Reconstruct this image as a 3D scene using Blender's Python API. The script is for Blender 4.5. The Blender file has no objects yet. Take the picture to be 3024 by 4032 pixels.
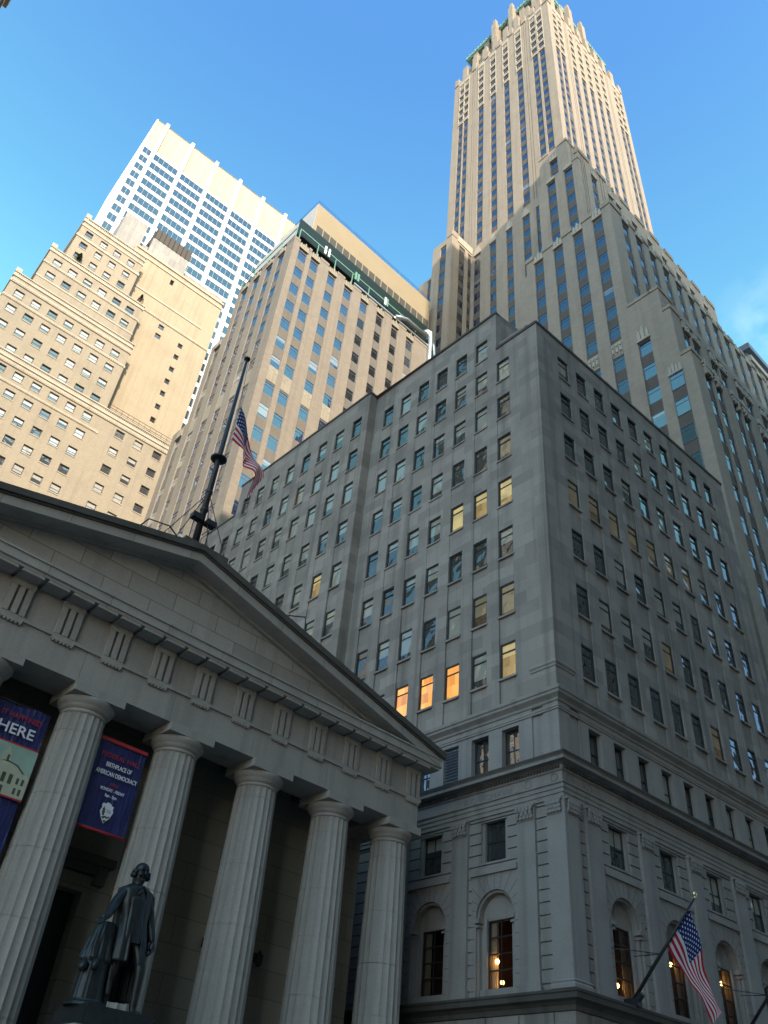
import bpy, math, random
from mathutils import Vector, Matrix
random.seed(7)
D = bpy.data
SC = bpy.context.scene
COL = SC.collection
rad = math.radians

# ------------------------------------------------------------------ camera
R = ((0.7183967794676483, -0.6909920575715098, 0.08022495636398021),
     (0.4896969213975165, 0.42043728212790754, -0.7638255147418767),
     (0.494067801444605, 0.5880157040164741, 0.6404174727517237))   # right, down, forward
FPX = 3297.35
CAM = Vector((0, 0, 1.6))
cd = D.cameras.new('camera'); cam = D.objects.new('camera', cd); COL.objects.link(cam)
cd.sensor_fit = 'VERTICAL'; cd.sensor_height = 36.0; cd.lens = FPX / 4032 * 36.0
cd.clip_start = 0.1; cd.clip_end = 6000
cam.matrix_world = Matrix(((R[0][0], -R[1][0], -R[2][0], CAM.x), (R[0][1], -R[1][1], -R[2][1], CAM.y),
                           (R[0][2], -R[1][2], -R[2][2], CAM.z), (0, 0, 0, 1)))
SC.camera = cam

def inview(p):
    d = Vector(p) - CAM
    z = d.dot(Vector(R[2]))
    if z < 0.5: return None
    x = FPX * d.dot(Vector(R[0])) / z; y = FPX * d.dot(Vector(R[1])) / z
    if abs(x) > 1560 or abs(y) > 2060: return None
    return z

# ------------------------------------------------------------------ light
SUN_EL, SUN_AZ = 27.0, 203.0
w = D.worlds.new('World'); SC.world = w; w.use_nodes = True
nt = w.node_tree; bg = nt.nodes['Background']
sky = nt.nodes.new('ShaderNodeTexSky'); sky.sky_type = 'NISHITA'; sky.sun_disc = False
sky.sun_elevation = rad(SUN_EL); sky.sun_rotation = rad(SUN_AZ)
sky.air_density = 1.0; sky.dust_density = 0.6; sky.ozone_density = 1.0
hs = nt.nodes.new('ShaderNodeHueSaturation'); hs.inputs['Saturation'].default_value = 1.2; nt.links.new(sky.outputs[0], hs.inputs['Color'])
# deep blue overhead turning cyan lower down, and one thin wisp of cloud in the east
wc = nt.nodes.new('ShaderNodeTexCoord'); wx_ = nt.nodes.new('ShaderNodeSeparateXYZ'); nt.links.new(wc.outputs['Generated'], wx_.inputs[0])
cr = nt.nodes.new('ShaderNodeValToRGB'); nt.links.new(wx_.outputs[2], cr.inputs[0])
el = cr.color_ramp.elements; el[0].position = 0.0; el[0].color = (0.86, 0.84, 0.82, 1); el[1].position = 1.0; el[1].color = (0.64, 0.86, 0.98, 1)
for p_, c_ in ((0.5, (0.88, 0.90, 0.84, 1)), (0.70, (1.22, 1.52, 0.93, 1)), (0.80, (0.90, 1.20, 0.96, 1)), (0.92, (0.70, 0.92, 0.97, 1))):
    e_ = el.new(p_); e_.color = c_
tn = nt.nodes.new('ShaderNodeMix'); tn.data_type = 'RGBA'; tn.blend_type = 'MULTIPLY'; tn.inputs[0].default_value = 1.0
nt.links.new(cr.outputs[0], tn.inputs[7]); nt.links.new(hs.outputs[0], tn.inputs[6])
dv = nt.nodes.new('ShaderNodeVectorMath'); dv.operation = 'DISTANCE'; dv.inputs[1].default_value = (0.645, 0.150, 0.750); nt.links.new(wc.outputs['Generated'], dv.inputs[0])
cm = nt.nodes.new('ShaderNodeMapRange'); cm.inputs[1].default_value = 0.075; cm.inputs[2].default_value = 0.0; nt.links.new(dv.outputs['Value'], cm.inputs[0])
cn = nt.nodes.new('ShaderNodeTexNoise'); cn.inputs['Scale'].default_value = 24; cn.inputs['Detail'].default_value = 6; nt.links.new(wc.outputs['Generated'], cn.inputs['Vector'])
cq = nt.nodes.new('ShaderNodeMapRange'); cq.inputs[1].default_value = 0.42; cq.inputs[2].default_value = 0.75; nt.links.new(cn.outputs[0], cq.inputs[0])
cx_ = nt.nodes.new('ShaderNodeMath'); cx_.operation = 'MULTIPLY'; cq.inputs[4].default_value = 0.4; nt.links.new(cm.outputs[0], cx_.inputs[0]); nt.links.new(cq.outputs[0], cx_.inputs[1])
cl = nt.nodes.new('ShaderNodeMix'); cl.data_type = 'RGBA'; nt.links.new(cx_.outputs[0], cl.inputs[0]); nt.links.new(tn.outputs[2], cl.inputs[6]); cl.inputs[7].default_value = (2.6, 3.1, 2.9, 1)
nt.links.new(cl.outputs[2], bg.inputs[0]); bg.inputs[1].default_value = 0.15
ld = D.lights.new('sun', 'SUN'); ld.energy = 2.0; ld.angle = rad(0.5); ld.color = (1.0, 0.86, 0.67)
sun = D.objects.new('sun', ld); COL.objects.link(sun)
sd = Vector((math.sin(rad(SUN_AZ)) * math.cos(rad(SUN_EL)), math.cos(rad(SUN_AZ)) * math.cos(rad(SUN_EL)), math.sin(rad(SUN_EL))))
sun.rotation_euler = sd.to_track_quat('Z', 'Y').to_euler(); sun.location = (0, 0, 300)
SC.view_settings.view_transform = 'Standard'; SC.view_settings.look = 'None'
SC.view_settings.exposure = 1.78; SC.view_settings.gamma = 1.0
SC.cycles.max_bounces = 6; SC.cycles.diffuse_bounces = 4; SC.cycles.glossy_bounces = 3; SC.cycles.transmission_bounces = 4
SC.cycles.sample_clamp_indirect = 6.0
SC.render.engine = 'CYCLES'; SC.cycles.use_denoising = True

# ------------------------------------------------------------------ helpers
def link(o, parent=None):
    COL.objects.link(o)
    if parent: o.parent = parent
    return o
def tag(o, label, cat, group=None, kind=None):
    if label: o['label'] = label
    if cat: o['category'] = cat
    if group: o['group'] = group
    if kind: o['kind'] = kind
    return o
def thing(name, loc, label, cat, rz=0.0, group=None):
    o = D.objects.new(name, None); o.location = loc; o.rotation_euler = (0, 0, rz); o.empty_display_size = 1
    link(o); return tag(o, label, cat, group)

class MB:
    def __init__(s): s.v = []; s.f = []; s.m = []; s.uv = []
    def quad(s, a, b, c, d, m=0, uv=None):
        n = len(s.v); s.v += [tuple(a), tuple(b), tuple(c), tuple(d)]; s.f.append((n, n+1, n+2, n+3)); s.m.append(m)
        s.uv.append(uv or ((0, 0), (1, 0), (1, 1), (0, 1)))
    def poly(s, pts, m=0):
        n = len(s.v); s.v += [tuple(p) for p in pts]; s.f.append(tuple(range(n, n+len(pts)))); s.m.append(m)
        s.uv.append(tuple((0, 0) for _ in pts))
    def face(s, idx, m=0, uv=None):
        s.f.append(tuple(idx)); s.m.append(m); s.uv.append(uv or tuple((0, 0) for _ in idx))
    def box(s, x0, x1, y0, y1, z0, z1, m=0, skip=''):
        n = len(s.v)
        s.v += [(x0,y0,z0),(x1,y0,z0),(x1,y1,z0),(x0,y1,z0),(x0,y0,z1),(x1,y0,z1),(x1,y1,z1),(x0,y1,z1)]
        for k, f in (('b',(3,2,1,0)),('t',(4,5,6,7)),('s',(0,1,5,4)),('e',(1,2,6,5)),('n',(2,3,7,6)),('w',(3,0,4,7))):
            if k in skip: continue
            s.face([n+i for i in f], m)
    def obox(s, O, U, N, u0, u1, d0, d1, z0, z1, m=0):
        """box on a wall: along U, outward N from d0 to d1"""
        n = len(s.v)
        for z in (z0, z1):
            for (u, d) in ((u0, d1), (u1, d1), (u1, d0), (u0, d0)):
                s.v.append((O[0]+U[0]*u+N[0]*d, O[1]+U[1]*u+N[1]*d, z))
        flip = (U[0]*N[1]-U[1]*N[0]) > 0
        for f in ((3,2,1,0),(4,5,6,7),(0,1,5,4),(1,2,6,5),(2,3,7,6),(3,0,4,7)):
            if flip: f = f[::-1]
            s.face([n+i for i in f], m)
    def prism(s, pts, y0, y1, m=0):
        """xz polygon extruded along y"""
        n = len(s.v); k = len(pts)
        s.v += [(p[0], y0, p[1]) for p in pts] + [(p[0], y1, p[1]) for p in pts]
        s.face([n+i for i in range(k)], m); s.face([n+k+i for i in range(k)][::-1], m)
        for i in range(k):
            j = (i+1) % k; s.face((n+i, n+k+i, n+k+j, n+j), m)
    def tube(s, pts, r, n=10, m=0, cap=True):
        pts = [Vector(p) for p in pts]; rings = []
        rs = r if isinstance(r, (list, tuple)) else [r]*len(pts)
        for i, p in enumerate(pts):
            t = (pts[min(i+1, len(pts)-1)] - pts[max(i-1, 0)]).normalized()
            a = t.orthogonal().normalized() if i == 0 else (a - t*a.dot(t)).normalized()
            b = t.cross(a); base = len(s.v); rings.append(base)
            for k in range(n):
                q = p + (a*math.cos(2*math.pi*k/n) + b*math.sin(2*math.pi*k/n)) * rs[i]
                s.v.append(tuple(q))
        for i in range(len(rings)-1):
            for k in range(n):
                s.face((rings[i]+k, rings[i]+(k+1) % n, rings[i+1]+(k+1) % n, rings[i+1]+k), m)
        if cap:
            s.face([rings[0]+k for k in range(n)][::-1], m); s.face([rings[-1]+k for k in range(n)], m)
    def lathe(s, prof, n=32, m=0, c=(0, 0), cap=True):
        rings = []
        for r, z in prof:
            rings.append(len(s.v))
            for k in range(n): s.v.append((c[0]+r*math.cos(2*math.pi*k/n), c[1]+r*math.sin(2*math.pi*k/n), z))
        for i in range(len(rings)-1):
            for k in range(n): s.face((rings[i]+k, rings[i]+(k+1) % n, rings[i+1]+(k+1) % n, rings[i+1]+k), m)
        if cap:
            s.face([rings[0]+k for k in range(n)][::-1], m); s.face([rings[-1]+k for k in range(n)], m)
    def grid(s, P, nu, nv, m=0):
        n = len(s.v)
        for j in range(nv+1):
            for i in range(nu+1): s.v.append(tuple(P(i/nu, j/nv)))
        for j in range(nv):
            for i in range(nu):
                a = n+j*(nu+1)+i
                s.face((a, a+1, a+nu+2, a+nu+1), m, ((i/nu, j/nv), ((i+1)/nu, j/nv), ((i+1)/nu, (j+1)/nv), (i/nu, (j+1)/nv)))
    def mesh(s, name, mats, smooth=False, sub=(0, 0, 0)):
        me = D.meshes.new(name)
        vs = s.v if sub == (0, 0, 0) else [(v[0]-sub[0], v[1]-sub[1], v[2]-sub[2]) for v in s.v]
        me.from_pydata(vs, [], s.f)
        for m in mats: me.materials.append(m)
        me.polygons.foreach_set('material_index', s.m)
        uvl = me.uv_layers.new(name='UVMap'); k = 0
        for u in s.uv:
            for c in u: uvl.data[k].uv = c; k += 1
        if smooth: me.polygons.foreach_set('use_smooth', [True]*len(me.polygons))
        me.update(); return me
    def build(s, name, mats, parent=None, smooth=False, sub=(0, 0, 0), loc=None):
        if not isinstance(mats, (list, tuple)): mats = [mats]
        o = D.objects.new(name, s.mesh(name, mats, smooth, sub))
        if loc: o.location = loc
        return link(o, parent)
def inst(name, me, parent, loc, rz=0.0):
    o = D.objects.new(name, me); o.location = loc; o.rotation_euler = (0, 0, rz); return link(o, parent)

# ------------------------------------------------------------------ materials
def newmat(name):
    m = D.materials.new(name); m.use_nodes = True
    t = m.node_tree; b = t.nodes['Principled BSDF']; return m, t, b
def N(t, typ, **kw):
    n = t.nodes.new(typ)
    for k, v in kw.items():
        if k.startswith('i_'):
            key = k[2:]; n.inputs[int(key) if key.isdigit() else key].default_value = v
        else: setattr(n, k, v)
    return n
def mixc(t, fac, a, b, mode='MIX'):
    n = t.nodes.new('ShaderNodeMix'); n.data_type = 'RGBA'; n.blend_type = mode
    for sock, val in ((0, fac), (6, a), (7, b)):
        if hasattr(val, 'is_linked') or isinstance(val, bpy.types.NodeSocket): t.links.new(val, n.inputs[sock])
        elif sock == 0: n.inputs[0].default_value = val
        else: n.inputs[sock].default_value = (*val, 1) if len(val) == 3 else val
    return n.outputs[2]
def math_(t, op, a, b=None, c=None):
    n = t.nodes.new('ShaderNodeMath'); n.operation = op
    for i, v in enumerate((a, b, c)):
        if v is None: continue
        if isinstance(v, bpy.types.NodeSocket): t.links.new(v, n.inputs[i])
        else: n.inputs[i].default_value = v
    return n.outputs[0]
def ramp(t, sock, p0, p1):
    n = t.nodes.new('ShaderNodeMapRange'); n.inputs[1].default_value = p0; n.inputs[2].default_value = p1
    t.links.new(sock, n.inputs[0]); return n.outputs[0]

def stone(name, col, var=0.18, block=None, joint=0.55, streak=0.35, stain=0.25, rough=0.85, bump=0.3, jw=0.012, seedv=0.0, warm=0.0):
    """limestone/marble/brick: block-to-block tone, joints, rain streaks, blotches, grain. coords: object metres"""
    m, t, b = newmat(name); L = t.links
    tc = N(t, 'ShaderNodeTexCoord'); sep = N(t, 'ShaderNodeSeparateXYZ'); L.new(tc.outputs['Object'], sep.inputs[0])
    hor = math_(t, 'ADD', sep.outputs[0], sep.outputs[1])
    cmb = N(t, 'ShaderNodeCombineXYZ'); L.new(hor, cmb.inputs[0]); L.new(sep.outputs[2], cmb.inputs[1])
    dark = tuple(c*(1-var) for c in col); lite = tuple(min(1, c*(1+var*0.7)) for c in col)
    hfac = None
    if block:
        br = N(t, 'ShaderNodeTexBrick'); L.new(cmb.outputs[0], br.inputs['Vector'])
        br.inputs['Color1'].default_value = (*dark, 1); br.inputs['Color2'].default_value = (*lite, 1)
        br.inputs['Mortar'].default_value = (*[c*joint for c in col], 1); br.inputs['Scale'].default_value = 1
        br.inputs['Mortar Size'].default_value = jw; br.inputs['Mortar Smooth'].default_value = 0.2
        br.inputs['Brick Width'].default_value = block[0]; br.inputs['Row Height'].default_value = block[1]
        br.inputs['Bias'].default_value = 0.0
        c0 = br.outputs['Color']; hfac = br.outputs['Fac']
    else:
        nz = N(t, 'ShaderNodeTexNoise'); nz.inputs['Scale'].default_value = 0.8; nz.inputs['Detail'].default_value = 4
        L.new(tc.outputs['Object'], nz.inputs['Vector']); c0 = mixc(t, nz.outputs[0], dark, lite)
    # blotches
    n1 = N(t, 'ShaderNodeTexNoise'); n1.inputs['Scale'].default_value = 0.22; n1.inputs['Detail'].default_value = 6; n1.inputs['Roughness'].default_value = 0.62
    L.new(tc.outputs['Object'], n1.inputs['Vector'])
    c1 = mixc(t, math_(t, 'MULTIPLY', ramp(t, n1.outputs[0], 0.5, 0.78), stain), c0, tuple(c*0.45 for c in col))
    # vertical rain streaks
    mp = N(t, 'ShaderNodeMapping'); mp.inputs['Scale'].default_value = (1.6, 1.6, 0.05); mp.inputs['Location'].default_value = (seedv, 3, 0)
    L.new(tc.outputs['Object'], mp.inputs[0])
    n2 = N(t, 'ShaderNodeTexNoise'); n2.inputs['Scale'].default_value = 1.0; n2.inputs['Detail'].default_value = 5; L.new(mp.outputs[0], n2.inputs['Vector'])
    c2 = mixc(t, math_(t, 'MULTIPLY', ramp(t, n2.outputs[0], 0.50, 0.74), streak), c1, tuple(c*0.5 for c in col))
    # grain
    n3 = N(t, 'ShaderNodeTexNoise'); n3.inputs['Scale'].default_value = 14; n3.inputs['Detail'].default_value = 3; L.new(tc.outputs['Object'], n3.inputs['Vector'])
    c3 = mixc(t, 0.16, c2, n3.outputs[0], 'OVERLAY')
    L.new(c3, b.inputs['Base Color']); b.inputs['Roughness'].default_value = rough; b.inputs['Specular IOR Level'].default_value = 0.25
    bp = N(t, 'ShaderNodeBump'); bp.inputs['Strength'].default_value = bump; bp.inputs['Distance'].default_value = 0.02
    h = n3.outputs[0]
    if hfac is not None: h = math_(t, 'SUBTRACT', math_(t, 'MULTIPLY', n3.outputs[0], 0.35), hfac)
    L.new(h, bp.inputs['Height']); L.new(bp.outputs[0], b.inputs['Normal'])
    return m
def plain(name, col, rough=0.6, metal=0.0, noise=0.12, scale=3.0, spec=0.4, emit=None):
    m, t, b = newmat(name)
    tc = N(t, 'ShaderNodeTexCoord'); nz = N(t, 'ShaderNodeTexNoise'); nz.inputs['Scale'].default_value = scale; nz.inputs['Detail'].default_value = 5
    t.links.new(tc.outputs['Object'], nz.inputs['Vector'])
    c = mixc(t, nz.outputs[0], tuple(x*(1-noise) for x in col), tuple(min(1, x*(1+noise)) for x in col))
    t.links.new(c, b.inputs['Base Color']); b.inputs['Roughness'].default_value = rough; b.inputs['Metallic'].default_value = metal
    b.inputs['Specular IOR Level'].default_value = spec
    if emit: b.inputs['Emission Color'].default_value = (*emit[0], 1); b.inputs['Emission Strength'].default_value = emit[1]
    return m
def glass(name, dark, blind=None, bprob=0.0, bmin=0.2, ior=1.9, emit=None, estr=0.0, wob=0.02, full=False):
    """window pane seen from the street: dark room, optional blind drawn down from the top, mirror-like surface with old-glass wobble"""
    m, t, b = newmat(name); L = t.links
    oi = N(t, 'ShaderNodeObjectInfo'); ge = N(t, 'ShaderNodeNewGeometry')
    r = math_(t, 'FRACT', math_(t, 'ADD', oi.outputs['Random'], math_(t, 'MULTIPLY', ge.outputs['Random Per Island'], 7.31)))
    tc = N(t, 'ShaderNodeTexCoord'); sep = N(t, 'ShaderNodeSeparateXYZ'); L.new(tc.outputs['UV'], sep.inputs[0])
    nz = N(t, 'ShaderNodeTexNoise'); nz.inputs['Scale'].default_value = 1.7; nz.inputs['Detail'].default_value = 2
    L.new(tc.outputs['Object'], nz.inputs['Vector'])
    room = mixc(t, nz.outputs[0], tuple(c*0.4 for c in dark), tuple(c*1.7 for c in dark))
    col = room
    if blind:
        r2 = math_(t, 'FRACT', math_(t, 'MULTIPLY', r, 13.7))
        on = math_(t, 'LESS_THAN', r, bprob)
        down = math_(t, 'GREATER_THAN', sep.outputs[1], math_(t, 'SUBTRACT', 1.0, math_(t, 'ADD', bmin, math_(t, 'MULTIPLY', r2, 1.0-bmin)))) if not full else on
        sl = math_(t, 'ADD', 0.9, math_(t, 'MULTIPLY', math_(t, 'SINE', math_(t, 'MULTIPLY', sep.outputs[1], 120.0)), 0.06))
        bcol = mixc(t, 1.0, blind, sl, 'MULTIPLY')
        col = mixc(t, math_(t, 'MULTIPLY', on, down), room, bcol)
    L.new(col, b.inputs['Base Color']); b.inputs['Roughness'].default_value = 0.03; b.inputs['IOR'].default_value = ior
    if emit:
        # lit room: bright ceiling panels, furniture blocks, partly drawn blind
        br = N(t, 'ShaderNodeTexBrick'); mp = N(t, 'ShaderNodeMapping'); mp.inputs['Scale'].default_value = (2.2, 2.6, 1)
        cmb = N(t, 'ShaderNodeCombineXYZ'); L.new(sep.outputs[0], cmb.inputs[0]); L.new(sep.outputs[1], cmb.inputs[1]); L.new(math_(t, 'MULTIPLY', r, 9.0), cmb.inputs[2])
        ad = N(t, 'ShaderNodeVectorMath', operation='ADD'); L.new(cmb.outputs[0], ad.inputs[0]); L.new(oi.outputs['Random'], ad.inputs[1])
        L.new(ad.outputs[0], mp.inputs[0]); L.new(mp.outputs[0], br.inputs['Vector'])
        br.inputs['Color1'].default_value = (1, 1, 1, 1); br.inputs['Color2'].default_value = (0.25, 0.2, 0.15, 1); br.inputs['Mortar'].default_value = (0.5, 0.45, 0.4, 1)
        br.inputs['Scale'].default_value = 1.0; br.inputs['Brick Width'].default_value = 0.9; br.inputs['Row Height'].default_value = 0.8; br.inputs['Mortar Size'].default_value = 0.01
        ec = mixc(t, 1.0, br.outputs['Color'], emit, 'MULTIPLY')
        ec = mixc(t, 0.22, ec, emit)
        L.new(ec, b.inputs['Emission Color']); b.inputs['Emission Strength'].default_value = estr
    n2 = N(t, 'ShaderNodeTexNoise'); n2.inputs['Scale'].default_value = 1.1; n2.inputs['Detail'].default_value = 1
    v = N(t, 'ShaderNodeVectorMath', operation='ADD'); L.new(tc.outputs['Object'], v.inputs[0]); L.new(oi.outputs['Location'], v.inputs[1]); L.new(v.outputs[0], n2.inputs['Vector'])
    bp = N(t, 'ShaderNodeBump'); bp.inputs['Strength'].default_value = 1.0; bp.inputs['Distance'].default_value = wob
    L.new(n2.outputs[0], bp.inputs['Height']); L.new(bp.outputs[0], b.inputs['Normal'])
    return m

MT = {}
MT['marble'] = stone('grey_marble', (0.34, 0.308, 0.272), var=0.14, streak=0.5, stain=0.5, bump=0.25)
MT['marble_block'] = stone('grey_marble_ashlar', (0.35, 0.318, 0.282), var=0.16, block=(1.9, 0.72), joint=0.5, streak=0.3, stain=0.3, jw=0.018)
MT['marble_long'] = stone('grey_marble_long_blocks', (0.355, 0.322, 0.285), var=0.08, block=(2.3, 60.0), joint=0.45, streak=0.35, stain=0.3, jw=0.012)
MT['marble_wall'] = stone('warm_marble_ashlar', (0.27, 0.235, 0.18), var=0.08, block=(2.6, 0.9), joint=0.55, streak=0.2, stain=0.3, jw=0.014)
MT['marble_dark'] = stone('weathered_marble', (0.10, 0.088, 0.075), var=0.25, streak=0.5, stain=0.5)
MT['grey'] = stone('grey_limestone', (0.285, 0.250, 0.220), var=0.20, block=(1.45, 0.73), joint=0.80, streak=0.8, stain=0.55, jw=0.008, bump=0.15)
MT['grey2'] = stone('grey_limestone_smooth', (0.295, 0.266, 0.242), var=0.16, streak=0.55, stain=0.5)
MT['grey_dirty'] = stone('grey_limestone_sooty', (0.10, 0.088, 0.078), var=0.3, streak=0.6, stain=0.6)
MT['marble_mid'] = stone('sooty_marble', (0.26, 0.24, 0.215), var=0.2)
MT['joint'] = plain('stone_joint', (0.10, 0.10, 0.10), 0.9)
MT['buff'] = stone('buff_limestone', (0.33, 0.275, 0.218), var=0.07, block=(0.6, 0.3), joint=0.9, streak=0.32, stain=0.3, jw=0.01, bump=0.15)
MT['buff_mid'] = stone('tan_limestone', (0.265, 0.226, 0.185), var=0.07, block=(0.6, 0.3), joint=0.9, streak=0.3, stain=0.25, jw=0.01, bump=0.15)
MT['spandrel'] = stone('brown_grey_spandrel_brick', (0.135, 0.112, 0.094), var=0.12, block=(0.24, 0.08), joint=0.8, streak=0.4, stain=0.3, bump=0.1)
MT['cream'] = stone('pale_terracotta', (0.43, 0.38, 0.31), var=0.08, streak=0.35, stain=0.3)
MT['brick'] = stone('tan_brick', (0.335, 0.285, 0.22), var=0.10, block=(0.3, 0.1), joint=0.85, streak=0.3, stain=0.3, jw=0.01, bump=0.1)
MT['brick_side'] = stone('orange_tan_brick', (0.40, 0.33, 0.24), var=0.08, block=(0.3, 0.1), joint=0.85, streak=0.35, stain=0.25, bump=0.1)
MT['carve_shade'] = plain('carving_shade_stone', (0.19, 0.185, 0.175), 0.9)  # darker tone stands in for the shadow in carved letters and rings
MT['alu'] = plain('white_aluminium', (0.80, 0.79, 0.75), 0.45, 0.0, 0.04)
MT['panel'] = stone('yellowish_metal_louvre', (0.50, 0.44, 0.31), var=0.06, block=(1.4, 20.0), joint=0.7, streak=0.25, stain=0.2, jw=0.05, bump=0.1)
MT['copper'] = plain('green_copper', (0.17, 0.30, 0.24), 0.7, 0.0, 0.3)
MT['green_in_shade'] = plain('shade_darkened_green_steel', (0.003, 0.015, 0.012), 0.5, 0.0, 0.25)  # near-black because the shade of the recess is put into the green
MT['greenlite'] = plain('sea_green_painted_steel', (0.16, 0.32, 0.25), 0.5, 0.0, 0.2)
MT['black'] = plain('black_metal', (0.018, 0.018, 0.022), 0.45, 0.0, 0.2)
MT['frame'] = plain('dark_window_frame', (0.022, 0.024, 0.026), 0.5)
MT['frame_blue'] = plain('grey_blue_window_frame', (0.16, 0.19, 0.24), 0.5)
MT['frame_white'] = plain('white_mullion', (0.74, 0.74, 0.72), 0.5)
MT['frame_brown'] = plain('brown_window_frame', (0.07, 0.055, 0.045), 0.6)
MT['yellow'] = plain('ochre_stucco', (0.31, 0.25, 0.165), 0.85, 0.0, 0.08, 0.4)
MT['louver'] = plain('dark_louvre', (0.07, 0.068, 0.058), 0.7, 0, 0.3)
MT['steel'] = plain('galvanised_steel', (0.62, 0.63, 0.64), 0.35, 0.85, 0.1)
MT['whitepaint'] = plain('white_paint', (0.75, 0.77, 0.78), 0.5)
MT['bluepaint'] = plain('blue_painted_rail', (0.05, 0.12, 0.38), 0.5)
MT['bronze'] = plain('dark_bronze', (0.028, 0.032, 0.033), 0.42, 0.5, 0.45, 6.0)
MT['asphalt'] = plain('asphalt', (0.05, 0.05, 0.05), 0.9, 0, 0.3, 8)
MT['pave'] = stone('granite_paving', (0.25, 0.25, 0.24), block=(1.2, 1.2), var=0.1)
MT['dirt'] = plain('city_ground', (0.13, 0.13, 0.125), 0.95, 0, 0.2, 0.2)
MT['roof'] = plain('roof_felt', (0.12, 0.12, 0.12), 0.9, 0, 0.3)
MT['dark'] = plain('dark_interior', (0.012, 0.012, 0.014), 0.9)
MT['corr'] = stone('pale_corrugated_metal', (0.34, 0.325, 0.31), var=0.12, block=(1.2, 2.2), joint=0.7, streak=0.4, jw=0.03)
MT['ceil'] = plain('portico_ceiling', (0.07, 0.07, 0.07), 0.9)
# panes
MT['p_grey'] = glass('pane_office', (0.035, 0.04, 0.04), (0.36, 0.34, 0.28), 0.45, 0.3, ior=2.7, wob=0.05)
MT['p_west'] = glass('pane_old_sash', (0.045, 0.05, 0.045), (0.34, 0.33, 0.27), 0.6, 0.3, ior=1.95, wob=0.07)
MT['spandrel_mid'] = stone('grey_brown_brick', (0.19, 0.168, 0.145), var=0.12, block=(0.24, 0.08), joint=0.8, streak=0.4, stain=0.3, bump=0.1)
MT['mid_panel'] = stone('tan_terracotta_panel', (0.34, 0.30, 0.24), var=0.12, streak=0.5, stain=0.4)
MT['p_tan'] = glass('pane_tan_blind', (0.04, 0.035, 0.03), (0.27, 0.22, 0.14), 1.0, 0.55, ior=1.8, emit=(1.0, 0.68, 0.28), estr=0.012, wob=0.03)
MT['p_lit'] = glass('pane_lit_room', (0.05, 0.04, 0.02), ior=1.6, emit=(1.0, 0.42, 0.10), estr=0.45, wob=0.02)
MT['p_lity'] = glass('pane_lit_pale_room', (0.05, 0.04, 0.02), (0.5, 0.42, 0.2), 1.0, 0.2, ior=1.6, emit=(1.0, 0.72, 0.30), estr=0.12, wob=0.02)
MT['p_blue'] = glass('pane_painted_sky_blue', (0.012, 0.022, 0.06), (0.30, 0.30, 0.30), 0.06, 0.2, ior=2.9, wob=0.012)  # blue room colour stands in for the sky reflected in the pane
MT['p_tower'] = glass('pane_painted_dark_sky_blue', (0.010, 0.017, 0.05), (0.25, 0.25, 0.25), 0.05, 0.2, ior=2.1, wob=0.012)  # same reflected-sky blue put into the colour, darker for the shaft
MT['p_blinds'] = glass('pane_white_shade', (0.05, 0.055, 0.065), (0.46, 0.46, 0.45), 0.62, 0.30, ior=2.6, wob=0.03)
MT['p_chase'] = glass('pane_teal_tint', (0.02, 0.035, 0.05), (0.40, 0.42, 0.40), 0.0, 0.3, ior=2.6, wob=0.01)
MT['p_dark'] = glass('pane_dark', (0.02, 0.02, 0.02), ior=1.6, wob=0.02)

# ------------------------------------------------------------------ facade tools
def facade(mb, O, U, Nn, us, zs, cell):
    """wall as a grid of cells at different depths; cell(u,z) -> (depth inward, material or None for an opening)"""
    us = sorted(set(round(u, 4) for u in us)); zs = sorted(set(round(z, 4) for z in zs))
    nu, nz = len(us)-1, len(zs)-1
    C = [[cell((us[i]+us[i+1])/2, (zs[j]+zs[j+1])/2) for j in range(nz)] for i in range(nu)]
    def P(u, z, d): return (O[0]+U[0]*u-Nn[0]*d, O[1]+U[1]*u-Nn[1]*d, z)
    flip = (U[0]*Nn[1]-U[1]*Nn[0]) > 0
    def q(a, b, c, d, m):
        if flip: mb.quad(d, c, b, a, m)
        else: mb.quad(a, b, c, d, m)
    for i in range(nu):
        j = 0
        while j < nz:
            c = C[i][j]
            if c is None: j += 1; continue
            k = j
            while k+1 < nz and C[i][k+1] == c: k += 1
            if c[1] is not None: q(P(us[i], zs[j], c[0]), P(us[i+1], zs[j], c[0]), P(us[i+1], zs[k+1], c[0]), P(us[i], zs[k+1], c[0]), c[1])
            j = k+1
    for i in range(nu):
        for j in range(nz):
            c = C[i][j]
            if c is None: continue
            if i+1 < nu and C[i+1][j] is not None and C[i+1][j][0] != c[0]:
                e = C[i+1][j]; m = (c if c[0] < e[0] else e)[1] or 0; u = us[i+1]
                if c[0] > e[0]: q(P(u, zs[j], c[0]), P(u, zs[j], e[0]), P(u, zs[j+1], e[0]), P(u, zs[j+1], c[0]), m)
                else: q(P(u, zs[j], c[0]), P(u, zs[j], e[0]), P(u, zs[j+1], e[0]), P(u, zs[j+1], c[0]), m)
            if j+1 < nz and C[i][j+1] is not None and C[i][j+1][0] != c[0]:
                e = C[i][j+1]; m = (c if c[0] < e[0] else e)[1] or 0; z = zs[j+1]
                q(P(us[i], z, c[0]), P(us[i+1], z, c[0]), P(us[i+1], z, e[0]), P(us[i], z, e[0]), m)

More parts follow.
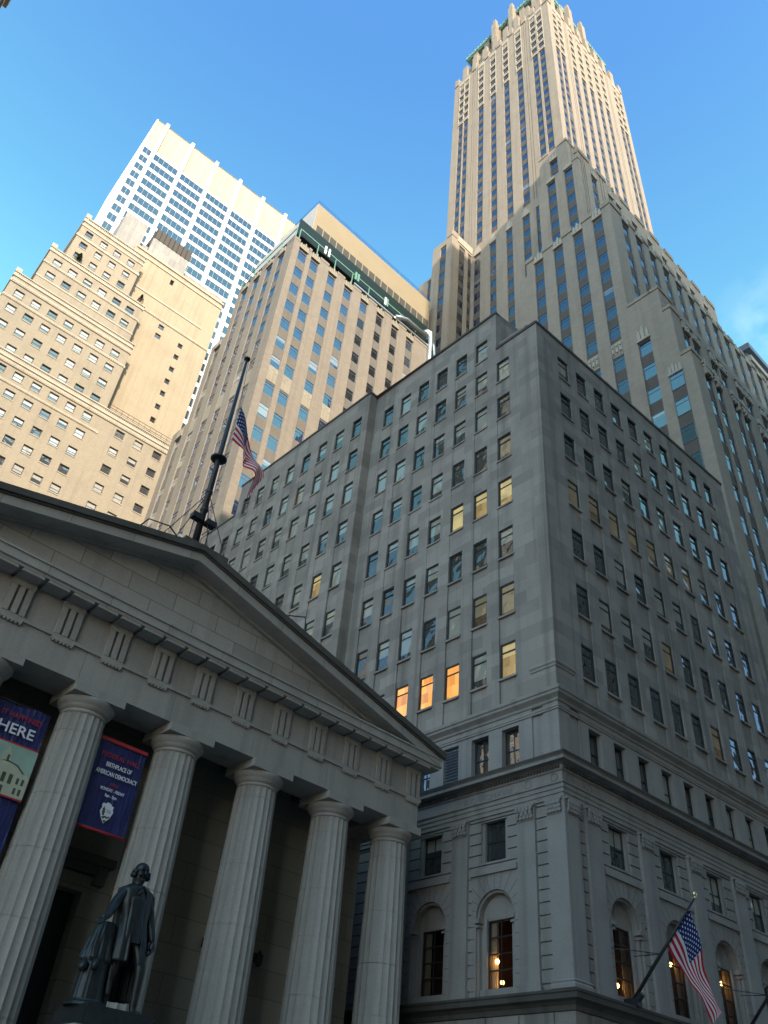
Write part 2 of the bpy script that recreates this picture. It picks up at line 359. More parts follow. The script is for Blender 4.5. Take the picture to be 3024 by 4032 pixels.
STY = {  # frame thickness, horizontal rails (fraction), vertical bars (fraction), frame material
 'grey': (0.095, (0.74,), (), 'frame'), 'tower': (0.05, (0.72,), (), 'frame_blue'), 'brick': (0.11, (0.5,), (), 'frame_brown'),
 'sash': (0.06, (0.5,), (0.5,), 'frame'), 'arch': (0.06, (0.27, 0.5, 0.74), (0.5,), 'frame'), 'chase5': (0.05, (), (0.2, 0.4, 0.6, 0.8), 'frame_white'),
 'chase2': (0.05, (), (0.5,), 'frame_white'), 'none': (0.05, (), (), 'frame')}
_wm = {}
def win_geo(mbf, mbp, w_, h, sty, X, mf=0, mp=0, jit=0.0):
    t, hr, vb, _ = STY[sty]
    def bx(x0, x1, z0, z1, y0=-0.05, y1=0.02):
        cs = [X(x, y, z) for z in (z0, z1) for (x, y) in ((x0, y0), (x1, y0), (x1, y1), (x0, y1))]
        n = len(mbf.v); mbf.v += cs
        for f in ((3,2,1,0),(4,5,6,7),(0,1,5,4),(1,2,6,5),(2,3,7,6),(3,0,4,7)): mbf.face([n+i for i in f], mf)
    bx(-w_/2, w_/2, 0, t); bx(-w_/2, w_/2, h-t, h); bx(-w_/2, -w_/2+t, t, h-t); bx(w_/2-t, w_/2, t, h-t)
    for r in hr: bx(-w_/2+t, w_/2-t, h*r-t*0.4, h*r+t*0.4, -0.03)
    for r in vb: bx(w_*(r-0.5)-t*0.35, w_*(r-0.5)+t*0.35, t, h-t, -0.025)
    a, b_ = random.uniform(-jit, jit), random.uniform(-jit, jit)
    y = 0.0
    mbp.quad(X(-w_/2+t*.5, y+a-b_, t*.5), X(w_/2-t*.5, y-a-b_, t*.5), X(w_/2-t*.5, y-a+b_, h-t*.5), X(-w_/2+t*.5, y+a+b_, h-t*.5), mp)
def win_meshes(w_, h, sty, pane):
    k = (round(w_, 2), round(h, 2), sty, pane)
    if k not in _wm:
        f, p = MB(), MB(); win_geo(f, p, w_, h, sty, lambda x, y, z: (x, y, z))
        _wm[k] = (f.mesh('window', [MT[STY[sty][3]]]), p.mesh('pane', [MT[pane]]))
    return _wm[k]
def place_windows(root, wins, maxn=100, name='window'):
    """wins: (x,y,z,angle,w,h,style,pane) local to root. the ones showing largest become parts with their pane, the rest one part"""
    bpy.context.view_layer.update(); M = root.matrix_world
    sc = []
    for i, q in enumerate(wins):
        z = inview(M @ Vector((q[0], q[1], q[2]+q[5]/2))); sc.append((q[4]*q[5]/z**2 if z else 0, i))
    sc.sort(reverse=True); best = set(i for a, i in sc[:maxn] if a > 0)
    rest = MB(); mats = []; 
    def mi(k):
        if k not in mats: mats.append(k)
        return mats.index(k)
    for i, (x, y, z, ang, w_, h, sty, pane) in enumerate(wins):
        if i in best:
            fm, pm = win_meshes(w_, h, sty, pane)
            o = inst(name, fm, root, (x, y, z), ang)
            p = inst('pane', pm, o, (0, 0, 0)); p.rotation_euler = (rad(random.uniform(-.5, .5)), 0, rad(random.uniform(-.4, .4)))
        else:
            ca, sa = math.cos(ang), math.sin(ang)
            X = lambda a, b, c: (x+a*ca-b*sa, y+a*sa+b*ca, z+c)
            win_geo(rest, rest, w_, h, sty, X, mi(STY[sty][3]), mi(pane), 0.006)
    if rest.f:
        o = rest.build(name, [MT[k] for k in mats], root); o['kind'] = 'stuff'
def wang(Nn): return math.atan2(Nn[1], Nn[0]) + math.pi/2

def strips(mb, wins, O, U, Nn, u0, u1, z0, z1, cols, tops, h, style, pane, rec=0.15, wrec=0.22, mwall=0, mspan=1, morn=2, coltop=None, orn=None, base=None, skip=None, grooves=()):
    """piers with recessed window strips. cols [(a,b)], tops window-head heights, coltop top of the strip, orn [(za,zb)] ornament panels"""
    us = [u0, u1]; zs = [z0, z1]
    for a, b in cols: us += [a, b]
    for g in grooves: us += [g-0.10, g+0.10]
    for tz in tops: zs += [tz, tz-h]
    ct = coltop if coltop is not None else max(tops)+0.5
    zs.append(ct)
    for a, b in (orn or []): zs += [a, b]
    us = [u for u in us if u0 <= u <= u1]; zs = [z for z in zs if z0 <= z <= z1]
    def cell(u, z):
        for a, b in cols:
            if a < u < b:
                if z > ct: return (0.0, mwall)
                for (oa, ob) in (orn or []):
                    if oa < z < ob: return (rec*0.5, morn)
                for tz in tops:
                    if tz-h < z < tz: return (wrec, None)
                return (rec, mspan)
        for g in grooves:
            if abs(u-g) < 0.1: return (0.12, mwall)
        return (0.0, mwall)
    facade(mb, O, U, Nn, us, zs, cell)
    for a, b in cols:
        for tz in tops:
            if tz > ct or tz-h < z0 or tz > z1: continue
            if skip and skip((a+b)/2, tz): continue
            c = (a+b)/2; d = wrec-0.02
            pk = pane((a+b)/2, tz) if callable(pane) else pane
            wins.append((O[0]+U[0]*c-Nn[0]*d, O[1]+U[1]*c-Nn[1]*d, tz-h, wang(Nn), b-a, h, style, pk))
def arange(a, b, s):
    r = []; x = a
    while x >= b-1e-6: r.append(x); x -= s
    return r
def crest(mb, O, U, Nn, a, b, z, n=3, hh=0.9, m=2):
    """little terracotta fins over a window strip"""
    wd = (b-a)/n
    for k in range(n):
        h2 = hh*(1.0 if k == n//2 else 0.72)
        mb.obox(O, U, Nn, a+wd*k+wd*0.12, a+wd*(k+1)-wd*0.12, -0.45, 0.10, z, z+h2*0.75, m)
        mb.obox(O, U, Nn, a+wd*k+wd*0.30, a+wd*(k+1)-wd*0.30, -0.38, 0.06, z+h2*0.75, z+h2, m)
    mb.obox(O, U, Nn, a-0.08, b+0.08, -0.2, 0.16, z-0.28, z, m)
# ------------------------------------------------------------------ setting
mb = MB(); mb.box(-1500, 1500, -1500, 1500, -0.6, -0.15); tag(mb.build('ground', MT['dirt']), None, None, None, 'structure')
mb = MB(); mb.quad((-120, -5, -0.12), (160, -5, -0.12), (160, 9, -0.12), (-120, 9, -0.12)); mb.quad((-12.6, 9, -0.12), (-3.6, 9, -0.12), (-3.6, 160, -0.12), (-12.6, 160, -0.12))
tag(mb.build('road', MT['asphalt']), None, None, None, 'structure')
for nm, b in (('pavement', (-3.6, 160, 9, 20)), ('pavement', (-120, 160, -12, -5)), ('pavement', (-50, -12.6, 9, 22))):
    mb = MB(); mb.box(b[0], b[1], b[2], b[3], -0.15, 0.02); tag(mb.build(nm, MT['pave']), None, None, None, 'structure')

# ------------------------------------------------------------------ temple-fronted hall
FX, FY = 11.58, 25.0
fed = thing('temple_hall', (FX, FY, 0), 'grey marble temple-fronted hall with fluted Doric columns and a pediment', 'building')
SUB = (FX, FY, 0)
ZS = 4.2       # portico floor
# plinth and steps
mb = MB(); mb.box(-1.9, 25.05, 24.7, 80, 0, ZS)
n_st = 15
for i in range(n_st):
    z1 = ZS - (i+1)*0.27; mb.box(2.2, 20.9, 24.7-0.36*(i+1), 24.7-0.36*i, 0, z1)
mb.box(-1.9, 2.2, 19.5, 24.7, 0, ZS-0.4); mb.box(20.9, 25.05, 19.5, 24.7, 0, ZS-0.4)
mb.build('plinth', MT['marble_block'], fed, sub=SUB)
# cella
mb = MB()
DX0, DX1, DZ = FX-0.95, FX+0.95, 8.85
WY = 28.2; E1 = 24.35; W1 = 2*FX-E1
facade(mb, (0, WY), (1, 0), (0, -1), [W1, DX0-0.45, DX0, DX1, DX1+0.45, E1], [ZS, DZ, DZ+0.5, 15.6],
       lambda u, z: (0.45, None) if DX0 < u < DX1 and z < DZ else ((-0.10, 0) if DX0-0.45 < u < DX1+0.45 and z < DZ+0.5 else (0, 0)))
mb.quad((E1, WY, ZS), (E1, 80, ZS), (E1, 80, 16.4), (E1, WY, 16.4)); mb.quad((W1, 80, ZS), (W1, WY, ZS), (W1, WY, 16.4), (W1, 80, 16.4))
mb.quad((E1, 80, ZS), (W1, 80, ZS), (W1, 80, 16.4), (E1, 80, 16.4))
for x in (E1, ):
    for k in range(9): mb.box(x-0.02, x+0.28, 30+5.4*k, 31.3+5.4*k, ZS, 15.4)
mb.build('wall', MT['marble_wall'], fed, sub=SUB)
dr = MB(); dr.box(DX0, DX1, WY+0.45, WY+0.55, ZS, DZ); d_ = dr.build('door', MT['black'], fed, sub=SUB)
mb = MB(); mb.box(DX0-0.75, DX1+0.75, WY-0.42, WY+0.1, DZ+0.85, DZ+1.12); mb.box(DX0-0.6, DX1+0.6, WY-0.3, WY+0.1, DZ+0.55, DZ+0.85)
for x in (DX0-0.55, DX1+0.2): mb.box(x, x+0.35, WY-0.34, WY+0.1, DZ+0.25, DZ+0.85)
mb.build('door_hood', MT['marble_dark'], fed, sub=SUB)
# ceiling
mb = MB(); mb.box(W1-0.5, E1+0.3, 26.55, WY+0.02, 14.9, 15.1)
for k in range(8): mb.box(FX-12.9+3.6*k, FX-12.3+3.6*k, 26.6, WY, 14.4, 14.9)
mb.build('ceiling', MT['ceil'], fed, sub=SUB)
# columns
def col_mesh(seed):
    rr = random.Random(seed); s = MB(); nf, ns = 20, 5
    zs = [0.0, 1.5, 3.1, 4.8, 6.4, 8.0, 8.92]
    joints = sorted(rr.uniform(0.4, 1.0)+1.9*k for k in range(5))
    ring = []
    levels = []
    for k in range(25): levels.append((8.92*k/24, 0))
    for j in joints: levels += [(j-0.014, 0), (j-0.012, 0.016), (j+0.012, 0.016), (j+0.014, 0)]
    levels.sort()
    for z, g in levels:
        t = z/8.92; r = 0.89 - 0.13*t - 0.02*t*t + 0.012*math.sin(math.pi*t) - g
        ring.append(len(s.v))
        for a in range(nf):
            for b in range(ns):
                th = 2*math.pi*(a+b/ns)/nf; dpt = 0.042*math.sin(math.pi*b/ns)**0.8*(r/0.85)
                s.v.append(((r-dpt)*math.cos(th), (r-dpt)*math.sin(th), z))
    n = nf*ns
    for i in range(len(ring)-1):
        for k in range(n): s.face((ring[i]+k, ring[i]+(k+1) % n, ring[i+1]+(k+1) % n, ring[i+1]+k))
    return s.mesh('column', [MT['marble']])
cms = [col_mesh(k) for k in range(3)]
s = MB(); s.lathe([(0.745, 0), (0.745, 0.10), (0.725, 0.105), (0.725, 0.13), (0.755, 0.135), (0.775, 0.2), (0.80, 0.22), (0.80, 0.24), (0.86, 0.30), (0.915, 0.38), (0.935, 0.45), (0.93, 0.50), (0.88, 0.515)], 48)
capm = s.mesh('capital', [MT['marble']], True)
s = MB(); s.box(-0.91, 0.91, -0.91, 0.91, 0, 0.30); abm = s.mesh('abacus', [MT['marble']])
CX = [23.80, 20.57, 16.97, 13.38, 9.78, 6.18, 2.59, -0.64]
for i, x in enumerate(CX):
    c = inst('column', cms[i % 3], fed, (x-FX, 25.81-FY, ZS), 0.1*i)
    k = inst('capital', capm, c, (0, 0, 8.92)); k.rotation_euler = (0, 0, -0.1*i)
    k = inst('abacus', abm, c, (0, 0, 9.43)); k.rotation_euler = (0, 0, -0.1*i)
# entablature
X0, X1 = 2*FX-24.56, 24.56
mb = MB()
bl = [X0, 2.2, 5.75, 8.9, 12.4, 15.9, 19.5, 22.3, X1]
for a, b in zip(bl[:-1], bl[1:]): mb.box(a+0.006, b-0.006, 25, 26.6, 13.93, 15.0)
mb.box(X0+.03, X1-.03, 25.02, 26.55, 13.95, 14.98)
mb.box(X1-1.6, X1, 26.6, 80, 13.93, 15.0); mb.box(X0, X0+1.6, 26.6, 80, 13.93, 15.0)
mb.build('architrave', MT['marble'], fed, sub=SUB)
mb = MB(); mb.box(X0-0.08, X1+0.08, 24.92, 80, 15.0, 15.13); mb.build('taenia', MT['marble'], fed, sub=SUB)
mb = MB(); mb.box(X0, X1, 25.03, 80, 15.13, 16.36); mb.build('frieze', MT['marble'], fed, sub=SUB)
s = MB()   # triglyph, width .78
for a, b in ((-0.39, -0.30), (-0.20, -0.085), (0.085, 0.20), (0.30, 0.39)): pass
for a, b in ((-0.37, -0.19), (-0.09, 0.09), (0.19, 0.37)): s.box(a, b, -0.13, 0.03, 0, 0.98)
s.box(-0.39, 0.39, -0.03, 0.03, 0, 0.98, 1); s.box(-0.395, 0.395, -0.145, 0.03, 0.98, 1.21)
trm = s.mesh('triglyph', [MT['marble'], MT['marble_mid']])
s = MB(); s.box(-0.39, 0.39, -0.09, 0.0, -0.10, 0.0)
for k in range(6): s.box(-0.36+0.13*k, -0.29+0.13*k, -0.085, -0.01, -0.155, -0.10)
rgm = s.mesh('regula', [MT['marble']])
tx = [11.58 + 1.8*k for k in range(7)] + [24.15]
tx = sorted(set([round(x, 3) for x in tx] + [round(2*FX-x, 3) for x in tx]))
for x in tx:
    t = inst('triglyph', trm, fed, (x-FX, 0.03, 15.13)); inst('regula', rgm, t, (0, -0.03, -0.13))
mb = MB(); mb.box(X0-0.62, X1+0.62, 24.28, 80.6, 16.55, 16.86); mb.box(X0-0.55, X1+0.55, 24.35, 80.5, 16.44, 16.55)
mb.box(X0-0.66, X1+0.66, 24.23, 80.7, 16.86, 16.93); mb.box(X0-0.60, X1+0.60, 24.31, 80.6, 16.66, 16.70)
mb.build('cornice', MT['marble_long'], fed, sub=SUB)
s = MB(); s.box(-0.37, 0.37, -0.64, 0.0, 0, 0.10); mum = s.mesh('mutule', [MT['marble']])
k = -14
while k <= 14:
    inst('mutule', mum, fed, (0.9*k, 0.0, 16.335)); k += 1
SL = 0.25
AP = 19.95
def zl(x, z0): return z0 - SL*abs(x-FX)
mb = MB(); mb.prism([(X0, 16.93), (X1, 16.93), (X1, zl(X1, AP)+0.1), (FX, AP+0.1), (X0, zl(X0, AP)+0.1)][0:5], 25.12, 25.6); 
mb.build('tympanum', MT['marble_block'], fed, sub=SUB)
def rake(name, za, zb, y0, y1, xe, m):
    q = MB(); xw = 2*FX-xe
    q.prism([(xw, zl(xw, za)), (FX, za), (xe, zl(xe, za)), (xe, zl(xe, zb)), (FX, zb), (xw, zl(xw, zb))], y0, y1)
    # joints between the blocks
    o = q.build(name, m, fed, sub=SUB); return o
rake('raking_cornice', AP, AP+0.36, 24.26, 80, X1+0.62, MT['marble_long'])
rake('raking_bed_moulding', AP-0.10, AP+0.02, 24.95, 25.4, X1-0.4, MT['marble'])
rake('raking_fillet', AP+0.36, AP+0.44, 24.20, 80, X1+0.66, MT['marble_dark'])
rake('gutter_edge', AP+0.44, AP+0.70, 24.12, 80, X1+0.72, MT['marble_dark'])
mb = MB()
for xa, xb in ((2*FX-X1-0.7, FX), (FX, X1+0.7)):
    za, zb = zl(xa, AP+0.73), zl(xb, AP+0.73)
    mb.quad((xa, 24.4, za), (xb, 24.4, zb), (xb, 80, zb), (xa, 80, za))
mb.build('roof', MT['roof'], fed, sub=SUB)
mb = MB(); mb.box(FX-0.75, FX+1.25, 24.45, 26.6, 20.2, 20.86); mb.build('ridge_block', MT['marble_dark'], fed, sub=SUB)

# roof rail
rl = thing('roof_rail', (15.9, 24.6, zl(15.9, AP+0.72)), 'thin bent black pipe rail on the temple roof edge right of the ridge', 'rail')
mb = MB(); mb.tube([(0, 0.9, 0), (0.1, 0.5, 0.55), (0.9, -0.3, 0.5), (1.0, -0.3, 0.0)], 0.03); mb.build('rail_pipe', MT['black'], rl)
rl = thing('roof_rail', (9.9, 24.7, zl(9.9, AP+0.72)), 'thin bent black pipe rail on the temple roof edge left of the flagpole', 'rail')
mb = MB(); mb.tube([(-0.9, 1.2, 0.0), (-0.5, 0.2, 0.75), (0.2, -0.2, 0.62), (0.8, -0.2, 0.25)], 0.03); mb.build('rail_pipe', MT['black'], rl)

# ------------------------------------------------------------------ flagpole, floodlights, flag
def flagmat(name):
    m, t, b = newmat(name); L = t.links
    tc = N(t, 'ShaderNodeTexCoord'); sep = N(t, 'ShaderNodeSeparateXYZ'); L.new(tc.outputs['UV'], sep.inputs[0])
    u, v = sep.outputs[0], sep.outputs[1]
    st = math_(t, 'GREATER_THAN', math_(t, 'FRACT', math_(t, 'MULTIPLY', v, 6.5)), 0.5)
    # red on even stripes from the bottom: v in [0,1/13) red
    base = mixc(t, st, (0.48, 0.018, 0.035), (0.66, 0.64, 0.64))
    can = math_(t, 'MULTIPLY', math_(t, 'LESS_THAN', u, 0.4), math_(t, 'GREATER_THAN', v, 6/13))
    # stars: staggered dots
    su = math_(t, 'MULTIPLY', u, 6/0.4); sv = math_(t, 'MULTIPLY', math_(t, 'SUBTRACT', v, 6/13), 5/(7/13))
    def dots(ou, ov):
        a = math_(t, 'SUBTRACT', math_(t, 'FRACT', math_(t, 'ADD', su, ou)), 0.5); c = math_(t, 'SUBTRACT', math_(t, 'FRACT', math_(t, 'ADD', sv, ov)), 0.5)
        return math_(t, 'LESS_THAN', math_(t, 'ADD', math_(t, 'MULTIPLY', a, a), math_(t, 'MULTIPLY', c, c)), 0.024)
    d = math_(t, 'MAXIMUM', dots(0, 0), dots(0.5, 0.5))
    cc = mixc(t, d, (0.018, 0.03, 0.13), (0.66, 0.66, 0.68))
    c = mixc(t, can, base, cc)
    L.new(c, b.inputs['Base Color']); b.inputs['Roughness'].default_value = 0.8; b.inputs['Specular IOR Level'].default_value = 0.2
    tr = N(t, 'ShaderNodeBsdfTranslucent'); L.new(c, tr.inputs[0]); mx = N(t, 'ShaderNodeMixShader'); mx.inputs[0].default_value = 0.3
    L.new(b.outputs[0], mx.inputs[1]); L.new(tr.outputs[0], mx.inputs[2]); L.new(mx.outputs[0], t.nodes['Material Output'].inputs[0])
    return m
MT['flag'] = flagmat('stars_and_stripes_cloth')
fp = thing('flagpole', (FX, 25.15, 20.86), 'tall dark flagpole standing on the temple roof ridge with a round disc half way up', 'flagpole')
mb = MB(); H0 = 32.5-20.86
mb.tube([(0, 0, 0), (0, 0, 4.9), (0, 0, H0)], [0.155, 0.11, 0.06], 14); mb.build('pole', MT['black'], fp, True)
mb = MB(); mb.lathe([(0.11, 4.90), (0.32, 4.93), (0.35, 4.96), (0.35, 5.02), (0.32, 5.04), (0.09, 5.06)], 28); mb.build('disc', MT['black'], fp, False)
mb = MB(); mb.lathe([(0.06, H0-0.06), (0.145, H0-0.04), (0.155, H0+0.03), (0.12, H0+0.07), (0.02, H0+0.10)], 20); mb.build('cap', MT['black'], fp, True)
mb = MB(); mb.lathe([(0.15, 2.05), (0.165, 2.06), (0.165, 2.16), (0.15, 2.17)], 16); mb.lathe([(0.14, 3.0), (0.155, 3.01), (0.155, 3.12), (0.14, 3.13)], 16); mb.build('collar', MT['black'], fp)
for a in ((1.9, -0.1, -0.55), (-1.5, 1.6, -0.4), (-0.9, 0.5, -0.3), (0.35, -0.5, -0.1)):
    mb = MB(); mb.tube([(0, 0, 3.06), a], 0.018, 6); mb.build('stay_wire', MT['black'], fp)
mb = MB(); mb.tube([(0.10, -0.02, H0-0.1), (0.27, -0.05, 8.4), (0.24, -0.05, 6.2), (0.2, -0.02, 3.2)], 0.011, 5); mb.build('halyard', MT['black'], fp)
for sx, lb in ((-1, 'small black floodlight bracketed left of the roof flagpole'), (1, 'small black floodlight bracketed right of the roof flagpole')):
    fl = thing('floodlight', (FX+0.33*sx, 25.0, 22.30), lb, 'floodlight', 0, 'floodlights on the roof flagpole')
    mb = MB(); mb.box(-0.21, 0.21, -0.16, 0.12, -0.10, 0.12); mb.box(-0.225, 0.225, -0.2, -0.15, -0.115, 0.135); mb.build('lamp_housing', MT['black'], fl)
    mb = MB(); mb.tube([(-0.33*sx, 0.15, 0.05), (0, 0.15, 0.05)], 0.03, 6); mb.build('bracket', MT['black'], fl)
    mb = MB(); mb.tube([(0.05*sx, 0.0, -0.1), (0.05*sx, 0.0, -1.4)], 0.02, 6); mb.build('cable', MT['black'], fl)
def flag1(s, t):
    top = Vector((11.88+1.85*s**0.85, 25.05+0.12*math.sin(5*s), 29.3-3.35*s**1.05))
    if s < 0.36:
        q = s/0.36; bot = Vector((11.86+0.88*q, 25.0-0.25*math.sin(math.pi*q), 27.15-0.52*q-0.06*math.sin(6*q)))
    else:
        q = (s-0.36)/0.64; bot = Vector((12.74+0.88*q-0.16*math.sin(math.pi*q), 25.0+0.35*math.sin(2.5*math.pi*q), 26.63-1.45*q+0.05*math.sin(9*q)))
    p = bot.lerp(top, t)
    fold = math.sin(7.5*s-3.2*t+0.6)*0.26*s**0.6 + math.sin(15*s+4*t)*0.05*s
    p.y += fold; p.x += 0.13*math.sin(9*s+2.2*t)*s*(1-abs(2*t-1)*0.4); p.z -= 0.10*math.sin(math.pi*t)*s
    return p - Vector((11.86, 25.05, 27.15))
mb = MB(); mb.grid(flag1, 60, 26); o = mb.build('flag', MT['flag'], None, True, loc=(11.86, 25.05, 27.15))
tag(o, 'limp stars and stripes flag at half mast on the tall roof flagpole', 'flag', 'national flags')

# ------------------------------------------------------------------ banners
def text(body, size, mat, parent, loc, sx=1.0, align='CENTER', name='lettering', ext=0.004, weight=0.0):
    cu = D.curves.new('txt', 'FONT'); cu.body = body; cu.size = size; cu.align_x = align; cu.extrude = ext; cu.offset = weight
    ob = D.objects.new('txt', cu); COL.objects.link(ob)
    bpy.context.view_layer.update(); dg = bpy.context.evaluated_depsgraph_get()
    me = D.meshes.new_from_object(ob.evaluated_get(dg)); D.objects.remove(ob); D.curves.remove(cu)
    me.name = name; me.materials.clear(); me.materials.append(mat)
    for v in me.vertices: v.co = Vector((v.co.x*sx, -v.co.z, v.co.y))
    o = D.objects.new(name, me); o.location = loc; return link(o, parent)
MT['b_navy'] = plain('navy_vinyl', (0.018, 0.024, 0.115), 0.35, 0, 0.25, 2.0)
t_ = MT['b_navy'].node_tree; b_ = t_.nodes['Principled BSDF']
tc_ = N(t_, 'ShaderNodeTexCoord'); mp_ = N(t_, 'ShaderNodeMapping'); mp_.inputs['Rotation'].default_value = (0, 0.6, 0); mp_.inputs['Scale'].default_value = (5.0, 1, 0.9); t_.links.new(tc_.outputs['Object'], mp_.inputs[0])
nz_ = N(t_, 'ShaderNodeTexNoise'); nz_.inputs['Scale'].default_value = 1.3; nz_.inputs['Detail'].default_value = 4; t_.links.new(mp_.outputs[0], nz_.inputs['Vector'])
bp_ = N(t_, 'ShaderNodeBump'); bp_.inputs['Distance'].default_value = 0.12; bp_.inputs['Strength'].default_value = 0.8; t_.links.new(nz_.outputs[0], bp_.inputs['Height']); t_.links.new(bp_.outputs[0], b_.inputs['Normal'])
MT['b_red'] = plain('red_vinyl', (0.42, 0.025, 0.03), 0.4, 0, 0.1)
MT['b_white'] = plain('white_print', (0.72, 0.72, 0.76), 0.5, 0, 0.03)
MT['b_sky'] = plain('printed_green_sky', (0.30, 0.42, 0.34), 0.5, 0, 0.35, 2.5)
MT['b_stone'] = plain('printed_pale_facade', (0.44, 0.45, 0.33), 0.5, 0, 0.2, 5)
MT['b_shadow'] = plain('printed_dark_detail', (0.07, 0.075, 0.05), 0.5, 0, 0.2, 5)
def cloth(x0, x1, z0, z1, amp=0.035, seed=0):
    q = MB()
    def P(u, v):
        x = x0+(x1-x0)*u; z = z0+(z1-z0)*v
        y = amp*math.sin(4.5*u+3.2*v*(z1-z0)/2+seed)+amp*0.6*math.sin(9*u-2.5*v*(z1-z0)+2*seed) + 0.04*u*(1-v)
        return (x, y, z)
    q.grid(P, 24, 36); return q
bn = thing('banner', (11.44, 25.75, 10.02), 'navy banner with white and red lettering hung between the second and third full columns from the left of the photo', 'banner', 0, 'banners hung between the columns')
bn['label'] = 'navy banner with BIRTHPLACE OF AMERICAN DEMOCRACY lettering between two columns'
W2, HB = 0.88, 2.88
cloth(-W2, W2, 0.0, HB, 0.022).build('banner_cloth', MT['b_navy'], bn, True)
mb = MB(); mb.tube([(-W2, -0.02, 0.0), (W2, -0.02, 0.0)], 0.045, 10); mb.build('bottom_rod', MT['b_red'], bn, True)
mb = MB(); mb.box(-W2, W2, -0.05, -0.02, HB-0.10, HB+0.02); mb.build('top_rod', MT['b_red'], bn)
ty = -0.078
text('FEDERAL HALL', 0.222, MT['b_red'], bn, (0.0, ty, 2.27), 0.98)
text('BIRTHPLACE OF', 0.20, MT['b_white'], bn, (0.0, ty, 1.98), 0.66, weight=0.004)
text('AMERICAN DEMOCRACY', 0.20, MT['b_white'], bn, (0.0, ty, 1.70), 0.66, weight=0.004)
text('OPEN', 0.13, MT['b_red'], bn, (0.0, ty, 1.42), 0.9)
text('MONDAY - FRIDAY', 0.14, MT['b_white'], bn, (0.0, ty, 1.23), 0.72, weight=0.003)
text('9am - 5pm', 0.14, MT['b_white'], bn, (0.0, ty, 1.05), 0.72, weight=0.003)
# arrowhead emblem
mb = MB()
ah = [(0, -0.46), (0.17, -0.16), (0.235, 0.10), (0.19, 0.24), (0.22, 0.33), (0.13, 0.36), (0.08, 0.44), (-0.03, 0.46), (-0.09, 0.38), (-0.17, 0.40), (-0.21, 0.30), (-0.18, 0.20), (-0.225, 0.02), (-0.14, -0.22)]
mb.poly([(x, ty, 0.57+z*0.72) for x, z in ah], 0)
em = mb.build('emblem', MT['b_white'], bn)
mb = MB(); y2 = ty-0.006
for pts in ([(-0.13, -0.12), (-0.05, -0.14), (-0.06, -0.02), (-0.03, 0.05), (-0.07, 0.06), (-0.05, 0.16), (-0.09, 0.17), (-0.10, 0.30), (-0.13, 0.18), (-0.16, 0.16), (-0.13, 0.06), (-0.17, 0.04), (-0.14, -0.02)],
            [(-0.13, -0.20), (0.0, -0.12), (0.06, -0.16), (0.13, -0.10), (0.16, -0.15), (0.06, -0.24), (0.0, -0.20), (-0.06, -0.28)],
            [(-0.05, -0.34), (0.02, -0.30), (0.07, -0.33), (0.0, -0.42)]):
    mb.poly([(x, y2, 0.57+z*0.72) for x, z in pts], 0)
for k in range(3): mb.quad((-0.01+0.01*k, y2, 0.66-0.035*k), (0.15, y2, 0.66-0.035*k), (0.15, y2, 0.672-0.035*k), (-0.01+0.01*k, y2, 0.672-0.035*k))
mb.build('emblem_detail', MT['b_shadow'], bn)

bn = thing('banner', (7.87, 25.75, 8.6), 'navy banner reading IT HAPPENED HERE above a printed picture of an old domed hall', 'banner', 0, 'banners hung between the columns')
Z = lambda z: z-8.6
cloth(-W2, W2, 0.0, Z(12.84), 0.022, 1.0).build('banner_cloth', MT['b_navy'], bn, True)
text('IT HAPPENED', 0.235, MT['b_red'], bn, (0.02, ty, Z(12.37)), 0.92)
text('HERE', 0.46, MT['b_white'], bn, (-0.02, ty, Z(11.88)), 1.12, weight=0.006)
mb = MB(); mb.quad((-W2, ty+.003, Z(10.08)), (W2, ty+.003, Z(10.08)), (W2, ty+.003, Z(11.62)), (-W2, ty+.003, Z(11.62))); mb.build('printed_sky', MT['b_sky'], bn)
for za in (11.60, 10.06): mb = MB(); mb.quad((-W2, ty-.001, Z(za)), (W2, ty-.001, Z(za)), (W2, ty-.001, Z(za+.05)), (-W2, ty-.001, Z(za+.05))); mb.build('red_stripe', MT['b_red'], bn)
mb = MB(); f = lambda pts, y: mb.poly([(x, y, Z(z)) for x, z in pts])
f([(-W2, 10.12), (W2, 10.12), (W2, 10.82), (0.62, 10.84), (0.40, 11.0), (0.0, 11.08), (-0.4, 11.0), (-W2, 10.82)], ty-.002)
f([(-0.16, 11.05), (0.16, 11.05), (0.13, 11.32), (0.07, 11.36), (0.03, 11.50), (-0.03, 11.50), (-0.07, 11.36), (-0.13, 11.32)], ty-.002)
mb.build('printed_hall', MT['b_stone'], bn)
mb = MB()
for x in (-0.34, -0.12, 0.10, 0.32): f([(x-0.05, 10.45), (x+0.07, 10.45), (x+0.07, 10.74), (x-0.05, 10.74)], ty-.005)
for x in (0.52, 0.68): 
    for z in (10.2, 10.5): f([(x, z), (x+0.08, z), (x+0.08, z+0.19), (x, z+0.19)], ty-.005)
for x in (-0.6, -0.76):
    for z in (10.2, 10.5): f([(x, z), (x+0.08, z), (x+0.08, z+0.19), (x, z+0.19)], ty-.005)
for x in (-0.2, 0.05): f([(x, 10.13), (x+0.15, 10.13), (x+0.15, 10.36), (x, 10.36)], ty-.005)
f([(0.02, 11.10), (0.09, 11.10), (0.09, 11.26), (0.02, 11.26)], ty-.005)
f([(0.62, 10.84), (0.40, 11.0), (0.0, 11.08), (0.1, 11.10), (0.42, 11.04), (0.7, 10.84)], ty-.005)
mb.build('printed_shadow', MT['b_shadow'], bn)
mb = MB(); mb.box(-W2, W2, -0.03, 0.03, Z(12.80), Z(12.86)); mb.build('top_rod', MT['black'], bn)

